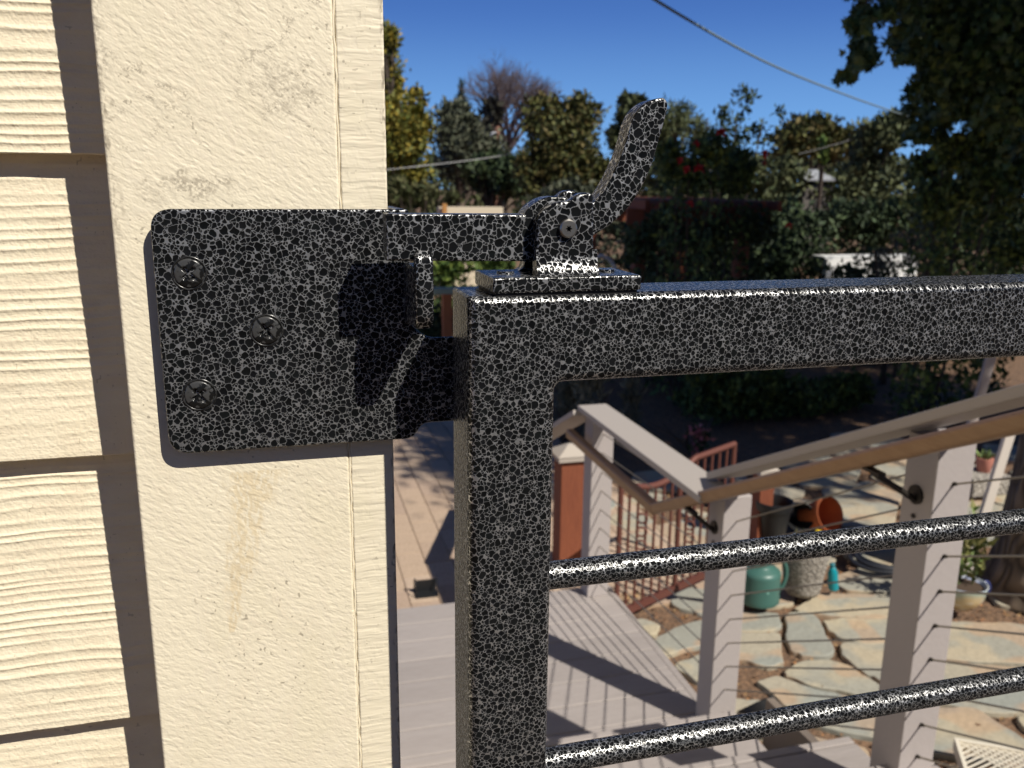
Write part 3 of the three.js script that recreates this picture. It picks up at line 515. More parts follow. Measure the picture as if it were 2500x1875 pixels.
{ // granite planter with a few small plants
  const p = atY(1984, 1462, GY + 0.04), t = thing('stone_planter', 'rough grey stone planter with little flowering plants behind the green can', 'planter', [p.x, GY + 0.035, p.z - 0.1]);
  const pot = lathe([[0, 0], [0.085, 0], [0.094, 0.02], [0.118, 0.2], [0.126, 0.225], [0.126, 0.262], [0.108, 0.266], [0.098, 0.24], [0, 0.238]], 44), ps = pot.attributes.position; for (let i = 0; i < ps.count; i++) { const k = 1 + 0.05 * (fbm(ps.getX(i) * 30 + 5, ps.getY(i) * 30 + ps.getZ(i) * 23, 3) - 0.5); ps.setX(i, ps.getX(i) * k); ps.setZ(i, ps.getZ(i) * k); } pot.computeVertexNormals();
  part('pot', boxUV(pot, 0.25), granite, t); part('soil', new THREE.CylinderGeometry(0.1, 0.1, 0.008, 24).translate(0, 0.24, 0), dirt, t);
  const pl = []; for (let k = 0; k < 90; k++) { const a = rnd() * 6.28, r = 0.09 * Math.sqrt(rnd()); pl.push([new V3(r * Math.cos(a), 0.24, r * Math.sin(a)), rr(0.03, 0.09), 0.6]); }
  leaves('foliage', leafShape(1, 0.28), farLeafMat, pl, [[0.05, 0.10, 0.03], [0.09, 0.12, 0.04], [0.12, 0.11, 0.05]], t);
  const flower = (x, y, z, c, s) => part('flower', merge(Array.from({ length: 6 }, (_, i) => leafShape(s, s * 0.6, 0.3).rotateX(-1.1).rotateY(i * 1.047))), std(...c, 0.6), t).position.set(x, y, z);
  flower(0.055, 0.335, 0.02, [0.7, 0.5, 0.02], 0.022); flower(-0.085, 0.33, 0.03, [0.25, 0.4, 0.7], 0.02); flower(-0.02, 0.30, 0.06, [0.6, 0.58, 0.5], 0.02); flower(0.03, 0.29, 0.08, [0.6, 0.58, 0.5], 0.016);
  part('stem', rod(new V3(0.045, 0.235, 0.02), new V3(0.055, 0.335, 0.02), 0.0025, 0.0015, 5), std(0.07, 0.13, 0.03), t); part('stem', rod(new V3(-0.075, 0.235, 0.02), new V3(-0.085, 0.33, 0.03), 0.0025, 0.0015, 5), std(0.07, 0.13, 0.03), t);
}
{ const p = atY(2040, 1446, GY + 0.035); const t = thing('teal_bottle', 'teal plastic bottle leaning against the stone planter', 'bottle', [p.x + 0.008, GY + 0.036, p.z - 0.03], 0); t.rotation.z = 0.16; const m = std(0.0, 0.24, 0.30, 0.35); part('bottle_body', lathe([[0, 0], [0.022, 0], [0.026, 0.006], [0.026, 0.1], [0.016, 0.125], [0.012, 0.135], [0, 0.136]], 24), m, t); part('cap', lathe([[0, 0.134], [0.0135, 0.134], [0.0135, 0.152], [0, 0.153]], 20), std(0.02, 0.16, 0.2, 0.4), t); }
const terracotta = new THREE.MeshStandardMaterial({ roughness: 0.85, map: tex(128, 128, (i, j, u, v) => mixc([0.44, 0.115, 0.035], [0.36, 0.09, 0.03], noise(u * 14, v * 14, 14, 14))) });
function flowerPot(name, label, group, pos, R, Hh, m, rot) { const t = thing(name, label, 'flower pot', pos, 0, group); const g = lathe([[0, 0], [R * 0.64, 0], [R * 0.68, 0.004], [R * 0.92, Hh * 0.78], [R, Hh * 0.78], [R * 1.04, Hh], [R * 0.95, Hh], [R * 0.88, Hh * 0.8], [R * 0.62, 0.012], [0, 0.012]], 40); part('pot_wall', g, m, t); if (rot) t.rotation.set(...rot, 'YXZ'); return t; }
{
  const q = atZ(2000, 1240, -3.82); flowerPot('terracotta_pot', 'orange terracotta pot tipped over with its mouth open, behind the planter', null, [q.x - 0.02, GY + 0.10, q.z - 0.10], 0.105, 0.2, terracotta, [1.15, 0.25, 0.0]);
  const bl = std(0.012, 0.013, 0.015, 0.45);
  const a = atY(1905, 1330, GY + 0.03); flowerPot('nursery_pot', 'black plastic nursery pot standing by the redwood post', null, [a.x, GY + 0.034, a.z - 0.1], 0.11, 0.24, bl);
  const b = atZ(1938, 1262, -3.95); flowerPot('nursery_pot', 'black plastic nursery pot lying on its side beside the tipped terracotta pot', null, [b.x - 0.03, GY + 0.125, b.z], 0.085, 0.17, bl, [1.35, -0.2, 0]);
  const c = atY(1882, 1800, GY + 0.04); flowerPot('garden_tub', 'wide black plastic tub leaning against the stair stringer', null, [c.x - 0.02, GY + 0.125, c.z - 0.10], 0.115, 0.12, std(0.008, 0.008, 0.009, 0.4), [2.35, 0.5, 0.15]);
  const d = atY(2150, 1372, GY + 0.035); const hc = thing('hose_coil', 'dark coiled garden hose lying in shade on the flagstones', 'garden hose', [d.x + 0.05, GY + 0.04, d.z]);
  const hp = []; for (let i = 0; i <= 120; i++) { const f = i / 120, an = f * 6.283 * 4, r = 0.17 + 0.02 * Math.sin(an * 0.37) - 0.03 * f; hp.push(new V3(r * Math.cos(an) * 1.2, 0.012 + 0.02 * f + 0.008 * Math.sin(an * 1.7), r * Math.sin(an))); } part('hose', tube(hp, 0.011, 300, 8), std(0.02, 0.022, 0.03, 0.5), hc);
}
{ // white lattice tray by the stairs
  const p = atY(2316, 1822, GY + 0.06), t = thing('lattice_tray', 'white plastic lattice tray lying on the flagstones beside the stairs', 'tray', [p.x + 0.02, GY + 0.045, p.z], -0.55), m = std(0.72, 0.66, 0.55, 0.55), Lx = 0.62, Lz = 0.24;
  part('rim', merge([box(Lx, 0.05, 0.014, Lx / 2, 0.025, 0.007), box(Lx, 0.05, 0.014, Lx / 2, 0.025, Lz - 0.007), box(0.014, 0.05, Lz - 0.03, 0.007, 0.025, Lz / 2), box(0.014, 0.05, Lz - 0.03, Lx - 0.007, 0.025, Lz / 2)]), m, t);
  for (let k = 0; k < 20; k++) for (const s of [-1, 1]) { const x = 0.02 + k * 0.029, x1 = x + s * (Lz - 0.03); const a = new V3(x, 0.04 + s * 0.0012, 0.015), b = new V3(x1, 0.04 + s * 0.0012, Lz - 0.015); const cl = v => { if (v.x < 0.012 || v.x > Lx - 0.012) { const o = v === a ? b : a, lim = v.x < 0.012 ? 0.012 : Lx - 0.012, f = (lim - o.x) / (v.x - o.x); v.lerpVectors(o, v.clone(), f); } }; cl(a); cl(b); if (a.distanceTo(b) > 0.03) part('slat', beam(a, b, 0.007, 0.0022), m, t); }
}
{ // cup-shaped planter
  const p = atY(2372, 1500, GY + 0.035), t = thing('teacup_planter', 'glazed teacup shaped planter in cream and blue holding a leafy plant', 'planter', [p.x, GY + 0.036, p.z - 0.08]);
  const glaze = new THREE.MeshStandardMaterial({ roughness: 0.22, map: tex(256, 128, (i, j, u, v) => { const w = v + 0.08 * (noise(u * 12, v * 8, 12, 8) - 0.5); let c = mixc([0.55, 0.42, 0.23], [0.33, 0.42, 0.36], sstep(0.42, 0.55, w)); c = mixc(c, [0.40, 0.45, 0.62], sstep(0.62, 0.75, w)); return mixc(c, [0.62, 0.6, 0.52], 0.5 * sstep(0.55, 0.75, noise(u * 20 + 3, v * 14, 20, 14))); }) });
  part('cup', lathe([[0, 0], [0.052, 0], [0.056, 0.012], [0.085, 0.035], [0.106, 0.075], [0.112, 0.125], [0.116, 0.135], [0.108, 0.136], [0.1, 0.11], [0, 0.108]]), glaze, t);
  part('handle', tube([[0.105, 0.112, 0], [0.145, 0.12, 0], [0.166, 0.09, 0], [0.15, 0.055, 0], [0.1, 0.05, 0]].map(q => new V3(...q)), 0.0105, 30, 10), std(0.03, 0.04, 0.14, 0.25), t);
  part('soil', new THREE.CylinderGeometry(0.1, 0.1, 0.006, 24).translate(0, 0.113, 0), dirt, t);
  const pl = []; for (let s = 0; s < 9; s++) { const a = rnd() * 6.28, x = 0.06 * Math.cos(a), z = 0.05 * Math.sin(a), hh = rr(0.16, 0.4), lx = rr(-0.06, 0.09); part('stem', rod(new V3(x, 0.112, z), new V3(x + lx, 0.112 + hh, z + rr(-0.04, 0.04)), 0.004, 0.002, 5), std(0.12, 0.13, 0.05), t); for (let k = 0; k < 34; k++) { const f = rr(0.15, 1.03); pl.push([new V3(x + lx * f + rr(-0.03, 0.03), 0.112 + hh * f, z + rr(-0.03, 0.03)), rr(0.035, 0.075), 0.25]); } }
  leaves('foliage', leafShape(1, 0.42), farLeafMat, pl, [[0.12, 0.17, 0.045], [0.20, 0.21, 0.06], [0.09, 0.13, 0.04], [0.26, 0.24, 0.09]], t);
}
{ const p = atZ(2400, 1150, -4.3), t = thing('pink_pot', 'small pink flower pot with a succulent on a stone block', 'flower pot', [p.x, p.y, p.z]); part('pot_wall', lathe([[0, 0], [0.045, 0], [0.06, 0.1], [0.056, 0.1], [0, 0.09]], 30), std(0.5, 0.2, 0.15, 0.7), t); const pl = []; for (let k = 0; k < 26; k++) pl.push([new V3(rr(-0.03, 0.03), 0.09, rr(-0.03, 0.03)), rr(0.05, 0.09), 0.55]); leaves('foliage', leafShape(1, 0.35), farLeafMat, pl, [[0.2, 0.27, 0.08], [0.14, 0.2, 0.07]], t);
  sole('stone_block', boxUV(crease(new RoundedBoxGeometry(0.34, p.y - GY, 0.3, 2, 0.02)), 0.5), granite, 'pale stone block carrying the small pink pot', 'stone', null, [p.x - 0.04, (p.y + GY) / 2 - 0.001, p.z]); }
{ // two white boards leaning by the tree, the second with shade in its colour
  const white = std(0.66, 0.60, 0.54, 0.6);
  const a = atY(2345, 1440, GY + 0.02), b = atZ(2480, 1010, a.z + 0.12); sole('leaning_board', boxUV(beam(a, b, 0.058, 0.022, 0.002, new V3(0, 0, 1)), 0.4), white, 'white painted board leaning in sunlight in front of the tree trunk', 'board');
  const c = atZ(2385, 990, -3.9), d = atZ(2440, 800, -3.9); const e = c.clone().lerp(d, -1.55); sole('leaning_board', boxUV(beam(e, d, 0.07, 0.022, 0.002, new V3(0, 0, 1)), 0.4), std(0.4, 0.34, 0.31, 0.7), 'white board with shade painted into its colour behind the stair cap', 'board');
}
{ // iron gate beside the landing
  const rust = std(0.145, 0.052, 0.038, 0.6, { metalness: 0.25 }), t = thing('iron_gate', 'rust brown iron garden gate with a dipped top rail and thin bars', 'gate');
  const P0 = new V3(1.43, GY, -3.10), P1 = new V3(2.24, GY, -3.50), at = (f, y) => P0.clone().lerp(P1, f).setY(y), top = f => -1.335 - 0.07 * Math.sin(Math.PI * Math.min(1, f * 1.6)) + 0.02 * f, bot = GY + 0.055;
  const tp = []; for (let i = 0; i <= 24; i++) tp.push(at(i / 24, top(i / 24))); part('top_rail', tube(tp, 0.017, 48, 8), rust, t);
  part('bottom_rail', beam(at(0, bot), at(1, bot), 0.028, 0.034), rust, t);
  for (let k = 0; k <= 14; k++) { const f = k / 14; part('bar', rod(at(f, bot), at(f, top(f)), k % 7 === 0 ? 0.014 : 0.0075, k % 7 === 0 ? 0.014 : 0.0075, 8), rust, t); }
  for (const f of [0.18, 0.61]) for (const y of [-1.55, -1.62, -1.69, -1.76]) { const g = new THREE.TorusGeometry(0.024, 0.006, 6, 18); g.rotateY(-Math.atan2(-0.4, 0.81) * -1); const m = part('scroll', g, rust, t); m.position.copy(at(f, y)); }
}
const redwood = (() => { const [m, b] = boardTex([0.25, 0.075, 0.032], [0.17, 0.046, 0.022]); m.rotation = Math.PI / 2; b.rotation = Math.PI / 2; return new THREE.MeshStandardMaterial({ map: m, bumpMap: b, bumpScale: 0.0012, roughness: 0.75 }); })();
const capGrey = std(0.42, 0.37, 0.32, 0.8);
function redPost(u0, u1, z, vTop, label, cap = true) {
  const a = atZ(u0, 1250, z), b = atZ(u1, 1250, z), w = b.x - a.x, yT = atZ((u0 + u1) / 2, vTop, z).y, t = thing('redwood_post', label, 'post', [(a.x + b.x) / 2, GY, z - w / 2]);
  part('shaft', boxUV(crease(new RoundedBoxGeometry(w, yT - GY - 0.05, w, 2, 0.006)), 0.5).translate(0, (yT - GY - 0.05) / 2, 0), redwood, t);
  if (cap) { const c = new THREE.CylinderGeometry(w * 0.12, w * 0.98, 0.05, 4, 1); c.rotateY(Math.PI / 4); part('post_cap', merge([box(w * 1.32, 0.03, w * 1.32, 0, yT - GY - 0.065, 0, 0.003), crease(c.translate(0, yT - GY - 0.025, 0), 10)]), capGrey, t); }
  return t;
}
redPost(1368, 1424, -3.74, 1092, 'redwood gate post with a grey cap just past the landing');
redPost(1852, 1886, -3.80, 1130, 'slim redwood post behind the green watering can');
redPost(1838, 1892, -7.4, 985, 'redwood post with a cap in the deep shade of the garden', true);
{ // low dark fence in the shade
  const t = thing('shade_fence', 'dark wooden picket fence sloping up through the shaded garden', 'fence'); const a = atZ(1690, 1110, -6.8), b = atZ(1850, 1010, -7.3);
  part('fence_rail', beam(a, b, 0.05, 0.06), redwood, t); for (let k = 0; k < 11; k++) { const q = a.clone().lerp(b, (k + 0.3) / 11); part('picket', box(0.035, q.y + 0.1 - GY, 0.02, q.x, (q.y + 0.1 + GY) / 2, q.z + 0.04), redwood, t); }
}
{ const p = atY(1042, 1452, GY + 0.01), t = thing('boot_scraper', 'small black metal boot scraper on the pavers past the landing', 'boot scraper', [p.x, GY, p.z - 0.03]), m = std(0.03, 0.032, 0.036, 0.4, { metalness: 0.6 }); t.scale.set(0.45, 0.7, 0.6); part('base', box(0.26, 0.014, 0.15, 0, 0.007, 0), m, t); part('blade', box(0.24, 0.09, 0.008, 0, 0.058, -0.03), m, t); part('side_loop', tube([[0.125, 0.012, 0.06], [0.125, 0.11, 0.04], [0.125, 0.12, -0.03], [0.125, 0.012, -0.07]].map(q => new V3(...q)), 0.007, 20, 6), m, t); part('side_loop', tube([[-0.125, 0.012, 0.06], [-0.125, 0.11, 0.04], [-0.125, 0.12, -0.03], [-0.125, 0.012, -0.07]].map(q => new V3(...q)), 0.007, 20, 6), m, t); }
{ // dry leaves in the joints
  const pl = []; for (let k = 0; k < 5200; k++) { const x = rr(1.43, 5), z = rr(-5, -1.2); pl.push([new V3(x, GY - 0.014 + rr(0, 0.012), z), rr(0.012, 0.03), 0]); }
  const m = leaves('leaf_litter', leafShape(1, 0.6), farLeafMat, pl, [[0.30, 0.14, 0.05], [0.22, 0.10, 0.045], [0.36, 0.22, 0.10], [0.12, 0.06, 0.03]], scene); m.userData.label = 'dry brown leaves scattered in the joints of the flagstones'; m.userData.category = 'leaf litter';
  pl.forEach(([p, s], i) => { EU.set(-1.57 + rr(-0.5, 0.5), rr(-0.4, 0.4), rr(0, 6.28)); QX.setFromEuler(EU); MX.compose(p, QX, SC.set(s, s, s)); m.setMatrixAt(i, MX); });
}

// ---------------------------------------------------------------- trees and shrubs
const fwd = ray(PW / 2, PH / 2).normalize();
const mpp = p => p.clone().sub(camera.position).dot(fwd) / FPX; // metres covered by one photo pixel at p
const barkMat = (() => { const map = tex(256, 256, (i, j, u, v) => { const r = 1 - Math.abs(2 * noise(u * 26 + 1.5 * noise(u * 6, v * 6, 6, 6), v * 7, 26, 7) - 1); return mixc([0.05, 0.036, 0.026], [0.24, 0.18, 0.13], 1 - r * 0.9); }); const b = tex(256, 256, (i, j, u, v) => Math.abs(2 * noise(u * 26 + 1.5 * noise(u * 6, v * 6, 6, 6), v * 7, 26, 7) - 1), false); return new THREE.MeshStandardMaterial({ map, bumpMap: b, bumpScale: 0.02, roughness: 0.95 }); })();
const twigMat = std(0.075, 0.055, 0.042, 0.9);
const leafA = leafShape(1, 0.55), leafN = leafShape(1, 0.22);
const PAL = { yellow: [[0.30, 0.22, 0.022], [0.23, 0.19, 0.024], [0.15, 0.15, 0.022], [0.09, 0.11, 0.018], [0.12, 0.13, 0.02]], olive: [[0.07, 0.085, 0.03], [0.05, 0.065, 0.024], [0.09, 0.1, 0.035]], grey: [[0.075, 0.085, 0.05], [0.05, 0.06, 0.036], [0.1, 0.105, 0.065]], green: [[0.075, 0.085, 0.018], [0.105, 0.105, 0.024], [0.045, 0.055, 0.014], [0.13, 0.10, 0.028]], deep: [[0.03, 0.055, 0.018], [0.022, 0.04, 0.015], [0.045, 0.07, 0.022]], lime: [[0.10, 0.16, 0.03], [0.06, 0.11, 0.025], [0.15, 0.20, 0.035]], silver: [[0.14, 0.15, 0.11], [0.09, 0.1, 0.07], [0.18, 0.18, 0.13]], pine: [[0.02, 0.045, 0.022], [0.03, 0.06, 0.03]] };
// blobs: [u, v, half width px, half height px] on the photo, at distance z; the trunk stands on the ground below
function plant(name, label, category, blobs, z, n, size, pal, o = {}) {
  const q0 = atZ(blobs[0][0], blobs[0][1], z), t = thing(name, label, category, [q0.x, GY, q0.z], 0, o.group), base = new V3(q0.x, GY, q0.z), places = [], tot = blobs.reduce((s, b) => s + b[2] * b[3], 0);
  const twigs = [];
  blobs.forEach(([u, v, hu, hv]) => {
    const c = atZ(u, v, z + rr(-0.3, 0.3) * (o.deep ?? 1)), k = mpp(c), rx = hu * k, ry = hv * k, rz = Math.min(rx, ry) * 1.1, m = Math.round(n * hu * hv / tot), cl = Math.max(5, Math.round((o.clumps ?? 34) * Math.sqrt(hu * hv / tot) * 2));
        const cs = Array.from({ length: cl }, () => { const a = rnd() * 6.283, y = rr(-1, 1), r = Math.sqrt(1 - y * y), d = Math.pow(rnd(), 0.42) * 0.80; const q = atZ(u + hu * r * Math.cos(a) * d, v - hv * y * d, c.z + rz * r * Math.sin(a) * d).sub(base); return [q.x, q.y, q.z, rr(0.08, 0.17)]; });
    for (let i = 0; i < m; i++) { const q = cs[Math.floor(rnd() * cl)], p = new V3(q[0] + gauss() * q[3] * rx, q[1] + gauss() * q[3] * ry * (o.droop ? 1.5 : 0.8), q[2] + gauss() * q[3] * rz); if (o.bush && rnd() < 0.4) p.y = rr(0.02, Math.max(0.1, p.y)); if (p.y < 0.02) p.y = rr(0.02, 0.3); places.push([p, size * rr(0.65, 1.35), o.up ?? 0.1]); }
    if (!o.bush) cs.slice(0, 9).forEach(q => twigs.push(rod(new V3(0, Math.max(0.3, (c.y - GY) * 0.55), 0), new V3(q[0], q[1], q[2]), o.limb ?? 0.04, 0.012, 5)));
  });
  leaves('crown', o.leaf ?? leafA, o.mat ?? farLeafMat, places, pal, t);
  const cy = atZ(blobs[0][0], blobs[0][1], z).y - GY;
  if (o.bush) { for (let k = 0; k < 5; k++) twigs.push(rod(new V3(rr(-0.1, 0.1), 0, rr(-0.1, 0.1)), new V3(rr(-0.4, 0.4), Math.max(0.2, cy), rr(-0.3, 0.3)), 0.018, 0.006, 5)); part('stems', merge(twigs), twigMat, t); }
  else { part('trunk', rod(new V3(0, 0, 0), new V3(0, Math.max(0.5, cy), 0), o.trunk ?? 0.13, (o.trunk ?? 0.13) * 0.4, 9), barkMat, t); part('limbs', merge(twigs), twigMat, t); }
  return t;
}
plant('yellowing_tree', 'tall tree turning yellow beside the house corner', 'tree', [[960, 330, 100, 130], [930, 190, 65, 110], [1020, 300, 45, 100], [945, 110, 35, 60], [985, 430, 70, 55]], -17, 13000, 0.115, PAL.yellow, { clumps: 110 });
plant('grey_green_tree', 'grey green round tree beside the yellowing tree', 'tree', [[1125, 360, 75, 110], [1110, 280, 45, 50], [1190, 400, 60, 90]], -22, 8000, 0.15, PAL.grey, { clumps: 80 });
plant('dark_evergreen', 'dark bluish evergreen in front of the round grey tree', 'tree', [[1200, 430, 70, 70], [1250, 440, 60, 70]], -19, 4000, 0.17, PAL.deep);
{ // narrow conifer
  const c = atZ(1127, 250, -31), k = mpp(c), t = thing('pointed_conifer', 'narrow pointed conifer rising above the far trees', 'tree', [c.x, GY, c.z]), top = atZ(1127, 190, -31).y - GY, pl = [];
  for (let i = 0; i < 2600; i++) { const f = Math.pow(rnd(), 0.6), y = top - f * 3.2, r = 42 * k * f * rr(0.5, 1.05), a = rnd() * 6.28; pl.push([new V3(r * Math.cos(a), y - 0.1 * r, r * Math.sin(a)), rr(0.12, 0.26), 0.3]); }
  leaves('crown', leafN, farLeafMat, pl, PAL.pine, t); part('trunk', rod(new V3(), new V3(0, top - 0.2, 0), 0.16, 0.02, 8), barkMat, t);
}
plant('far_dark_tree', 'low dark tree below the bare branches', 'tree', [[1200, 285, 30, 50], [1170, 330, 50, 40]], -27, 2200, 0.2, [[0.04, 0.04, 0.028], [0.055, 0.05, 0.035]]);
{ // bare tree
  const c = atZ(1240, 330, -29), k = mpp(c), t = thing('bare_tree', 'leafless tree with fine purplish branches against the sky', 'tree', [c.x, GY, c.z]), g = [], y0 = c.y - GY;
  const grow = (p, d, len, r, lev) => { const e = p.clone().addScaledVector(d, len); g.push(rod(p, e, r, r * 0.62, lev > 2 ? 3 : 5)); if (lev >= 5) return; const nb = lev < 2 ? 4 : 3; for (let i = 0; i < nb; i++) { const q = d.clone().add(new V3(gauss(), gauss() * 0.5 + 0.12, gauss()).multiplyScalar(0.42)).normalize(); grow(p.clone().lerp(e, rr(0.55, 1)), q, len * rr(0.62, 0.82), r * 0.55, lev + 1); } };
  for (let i = 0; i < 8; i++) grow(new V3(0, y0 - 0.6, 0), new V3(rr(-0.75, 0.75), 1, rr(-0.6, 0.6)).normalize(), 84 * k, 0.075, 0);
  part('trunk', rod(new V3(), new V3(0, y0, 0), 0.2, 0.12, 8), barkMat, t); part('branches', merge(g), std(0.15, 0.115, 0.12, 0.95), t).userData.kind = 'stuff';
}
plant('round_green_tree', 'large round olive green tree behind the latch', 'tree', [[1370, 360, 105, 120], [1330, 290, 70, 70], [1420, 280, 65, 65], [1300, 420, 60, 80], [1450, 430, 50, 80], [1385, 450, 90, 60]], -15, 14000, 0.10, PAL.green, { clumps: 130 });
plant('pale_tree', 'pale green tree with a loose top behind the lever', 'tree', [[1545, 270, 40, 55], [1520, 330, 45, 70], [1590, 320, 50, 60]], -24, 4000, 0.2, PAL.olive);
plant('willow_tree', 'hazy light green willow at the skyline', 'tree', [[1650, 300, 55, 55], [1620, 350, 60, 60], [1710, 330, 40, 45]], -27, 4200, 0.22, [[0.12, 0.14, 0.06], [0.09, 0.11, 0.045]], { droop: true, leaf: leafN });
plant('wispy_shrub', 'dark wispy shrub with thin shoots above the roses', 'shrub', [[1790, 290, 55, 55], [1820, 240, 40, 35], [1770, 350, 70, 50], [1905, 275, 18, 25], [1850, 330, 40, 40]], -9.5, 1100, 0.07, PAL.deep, { clumps: 40, bush: true });
plant('olive_round_tree', 'rounded dark olive tree on the skyline past the cable', 'tree', [[1985, 340, 95, 65], [1930, 360, 60, 60], [2050, 350, 60, 60]], -30, 6000, 0.24, PAL.green, { clumps: 60 });
plant('oak_tree', 'dusky oak at the skyline near the end of the cable', 'tree', [[2140, 340, 65, 65], [2190, 310, 45, 45], [2120, 420, 90, 60]], -24, 5200, 0.2, PAL.olive, { clumps: 46 });
plant('tall_hedge', 'long olive hedge under the skyline trees', 'hedge', [[1760, 430, 110, 70], [1900, 440, 100, 70], [2030, 460, 100, 70], [2000, 500, 60, 40], [2150, 480, 90, 80], [1640, 440, 80, 60]], -20, 9000, 0.17, PAL.olive, { bush: true });
plant('yellow_cypress', 'slim yellow green cypress in the hedge', 'tree', [[2010, 375, 10, 45]], -17.5, 500, 0.1, PAL.lime, { trunk: 0.04 });
plant('rose_bush', 'rose bush with red blooms and bright leaves above the pergola', 'shrub', [[1680, 440, 70, 60], [1730, 370, 60, 50], [1640, 400, 45, 60], [1790, 420, 60, 70]], -7.6, 5200, 0.07, [[0.05, 0.09, 0.025], [0.09, 0.14, 0.04], [0.03, 0.06, 0.02], [0.14, 0.19, 0.04]], { bush: true, clumps: 70 });
{ // its red blooms
  const t = scene.children.find(o => o.name === 'rose_bush'), red = std(0.55, 0.03, 0.025, 0.55), pet = merge(Array.from({ length: 12 }, (_, i) => leafShape(0.055, 0.05, 0.4).rotateX(-0.4 - 0.55 * (i % 3)).rotateY(i * 0.524 * 1.4)));
  for (const [u, v, s] of [[1706, 416, 1.2], [1675, 415, 0.8], [1760, 325, 1], [1865, 378, 1], [1700, 352, 0.7], [1660, 393, 0.7], [1685, 498, 0.7], [1865, 400, 0.6], [1925, 552, 0.7]]) { const p = atZ(u, v, -7.0).sub(t.position), m = part('bloom', pet, red, t); m.position.copy(p); m.rotation.set(rr(0.3, 1.1), rr(0, 6), 0); m.scale.setScalar(s); }
}
{ // pergola in shade
  const t = thing('pergola', 'dark redwood pergola deep in shade behind the gate', 'pergola'), a = atZ(1530, 510, -8.6), b = atZ(1880, 528, -8.2), dk = redwood;
  part('beam', beam(a.clone().setY(a.y - 0.09), b.clone().setY(a.y - 0.09), 0.09, 0.19), dk, t); part('beam', beam(a.clone().add(new V3(0, -0.09, -1.6)), b.clone().add(new V3(0, -0.07, -1.6)), 0.09, 0.19), dk, t);
  for (let k = 0; k < 9; k++) { const q = a.clone().lerp(b, (k + 0.5) / 9).setY(a.y + 0.055); part('rafter', box(0.05, 0.1, 2.3, q.x, q.y, q.z - 0.8), dk, t); }
  for (const [u, dz] of [[1560, 0], [1810, 0], [1560, -1.6], [1810, -1.6]]) { const q = atZ(u, 600, -8.45); part('pergola_post', box(0.13, a.y - 0.185 - GY, 0.13, q.x, (a.y - 0.185 + GY) / 2, q.z + dz), dk, t); }
}
plant('climbing_vine', 'dense dark vine covering the back of the pergola', 'vine', [[1620, 640, 120, 130], [1780, 650, 130, 140], [1930, 600, 120, 140], [1560, 560, 70, 70], [1880, 760, 150, 120], [1660, 780, 150, 100]], -10.6, 15000, 0.10, PAL.deep, { bush: true, clumps: 130 });
plant('pergola_vine', 'dark climbing leaves hanging over the front of the pergola', 'vine', [[1620, 545, 60, 50], [1720, 585, 80, 60], [1840, 560, 70, 60], [1560, 600, 50, 70]], -7.9, 3600, 0.075, PAL.deep, { bush: true, clumps: 60 });
plant('grey_shrub', 'dusty grey green shrub to the left of the pergola', 'shrub', [[1400, 480, 70, 50], [1480, 520, 60, 70], [1330, 520, 60, 60]], -13, 4500, 0.11, PAL.grey, { bush: true, clumps: 50 });
plant('low_shrub', 'low green shrub in front of the cream garden wall', 'shrub', [[1020, 480, 60, 34], [960, 470, 50, 40], [1110, 490, 30, 22]], -16, 2600, 0.12, [[0.10, 0.10, 0.04], [0.06, 0.075, 0.025]], { bush: true });
plant('bright_shrub', 'fresh green shrub seen under the latch bar', 'shrub', [[1085, 665, 40, 50], [1120, 640, 40, 40], [1210, 650, 70, 34]], -11.5, 2600, 0.09, PAL.lime, { bush: true });
plant('edging_shrub', 'dark shrub at the path edge below the strike hook', 'shrub', [[1080, 800, 60, 60], [1180, 760, 70, 70], [1010, 860, 50, 60]], -9.4, 3500, 0.085, PAL.deep, { bush: true });
plant('lavender_clump', 'grey green lavender clump behind the railing', 'shrub', [[1400, 960, 50, 40], [1440, 930, 50, 40], [1545, 960, 30, 50], [1390, 1010, 40, 40]], -6.0, 2800, 0.075, PAL.silver, { bush: true, leaf: leafN, up: 0.5 });
plant('leafy_bed', 'leafy garden bed with a few flowers behind the stair cap', 'shrub', [[1760, 930, 90, 70], [1870, 960, 110, 80], [1990, 1000, 90, 70], [2070, 950, 80, 60], [1700, 1000, 70, 60]], -6.6, 7000, 0.07, [[0.05, 0.09, 0.02], [0.1, 0.14, 0.03], [0.03, 0.06, 0.015]], { bush: true, clumps: 90 });
plant('pink_geranium', 'pink flowering plant beside the dark fence', 'flower', [[1705, 1065, 30, 26]], -5.6, 260, 0.05, [[0.5, 0.22, 0.25], [0.45, 0.14, 0.2], [0.04, 0.07, 0.02], [0.04, 0.07, 0.02]], { bush: true });
plant('back_shrub', 'broad dark shrub closing the shaded end of the garden', 'shrub', [[2200, 850, 200, 110], [2350, 760, 160, 120], [2100, 720, 150, 110], [2420, 900, 120, 90]], -8.6, 12000, 0.085, PAL.deep, { bush: true, clumps: 120 });
plant('side_hedge', 'dark hedge standing to the right of the white shed', 'hedge', [[2150, 545, 110, 70], [2330, 560, 140, 90], [2490, 580, 110, 90], [2060, 540, 80, 60], [1880, 540, 100, 60], [1700, 560, 100, 60]], -13, 11000, 0.12, PAL.deep, { bush: true, clumps: 110 });
plant('olive_shrub', 'silvery olive shrub in front of the white shed', 'shrub', [[2210, 610, 60, 60], [2260, 570, 55, 60], [2150, 640, 40, 40]], -7.2, 1700, 0.07, PAL.silver, { bush: true, leaf: leafN, up: 0.45 });
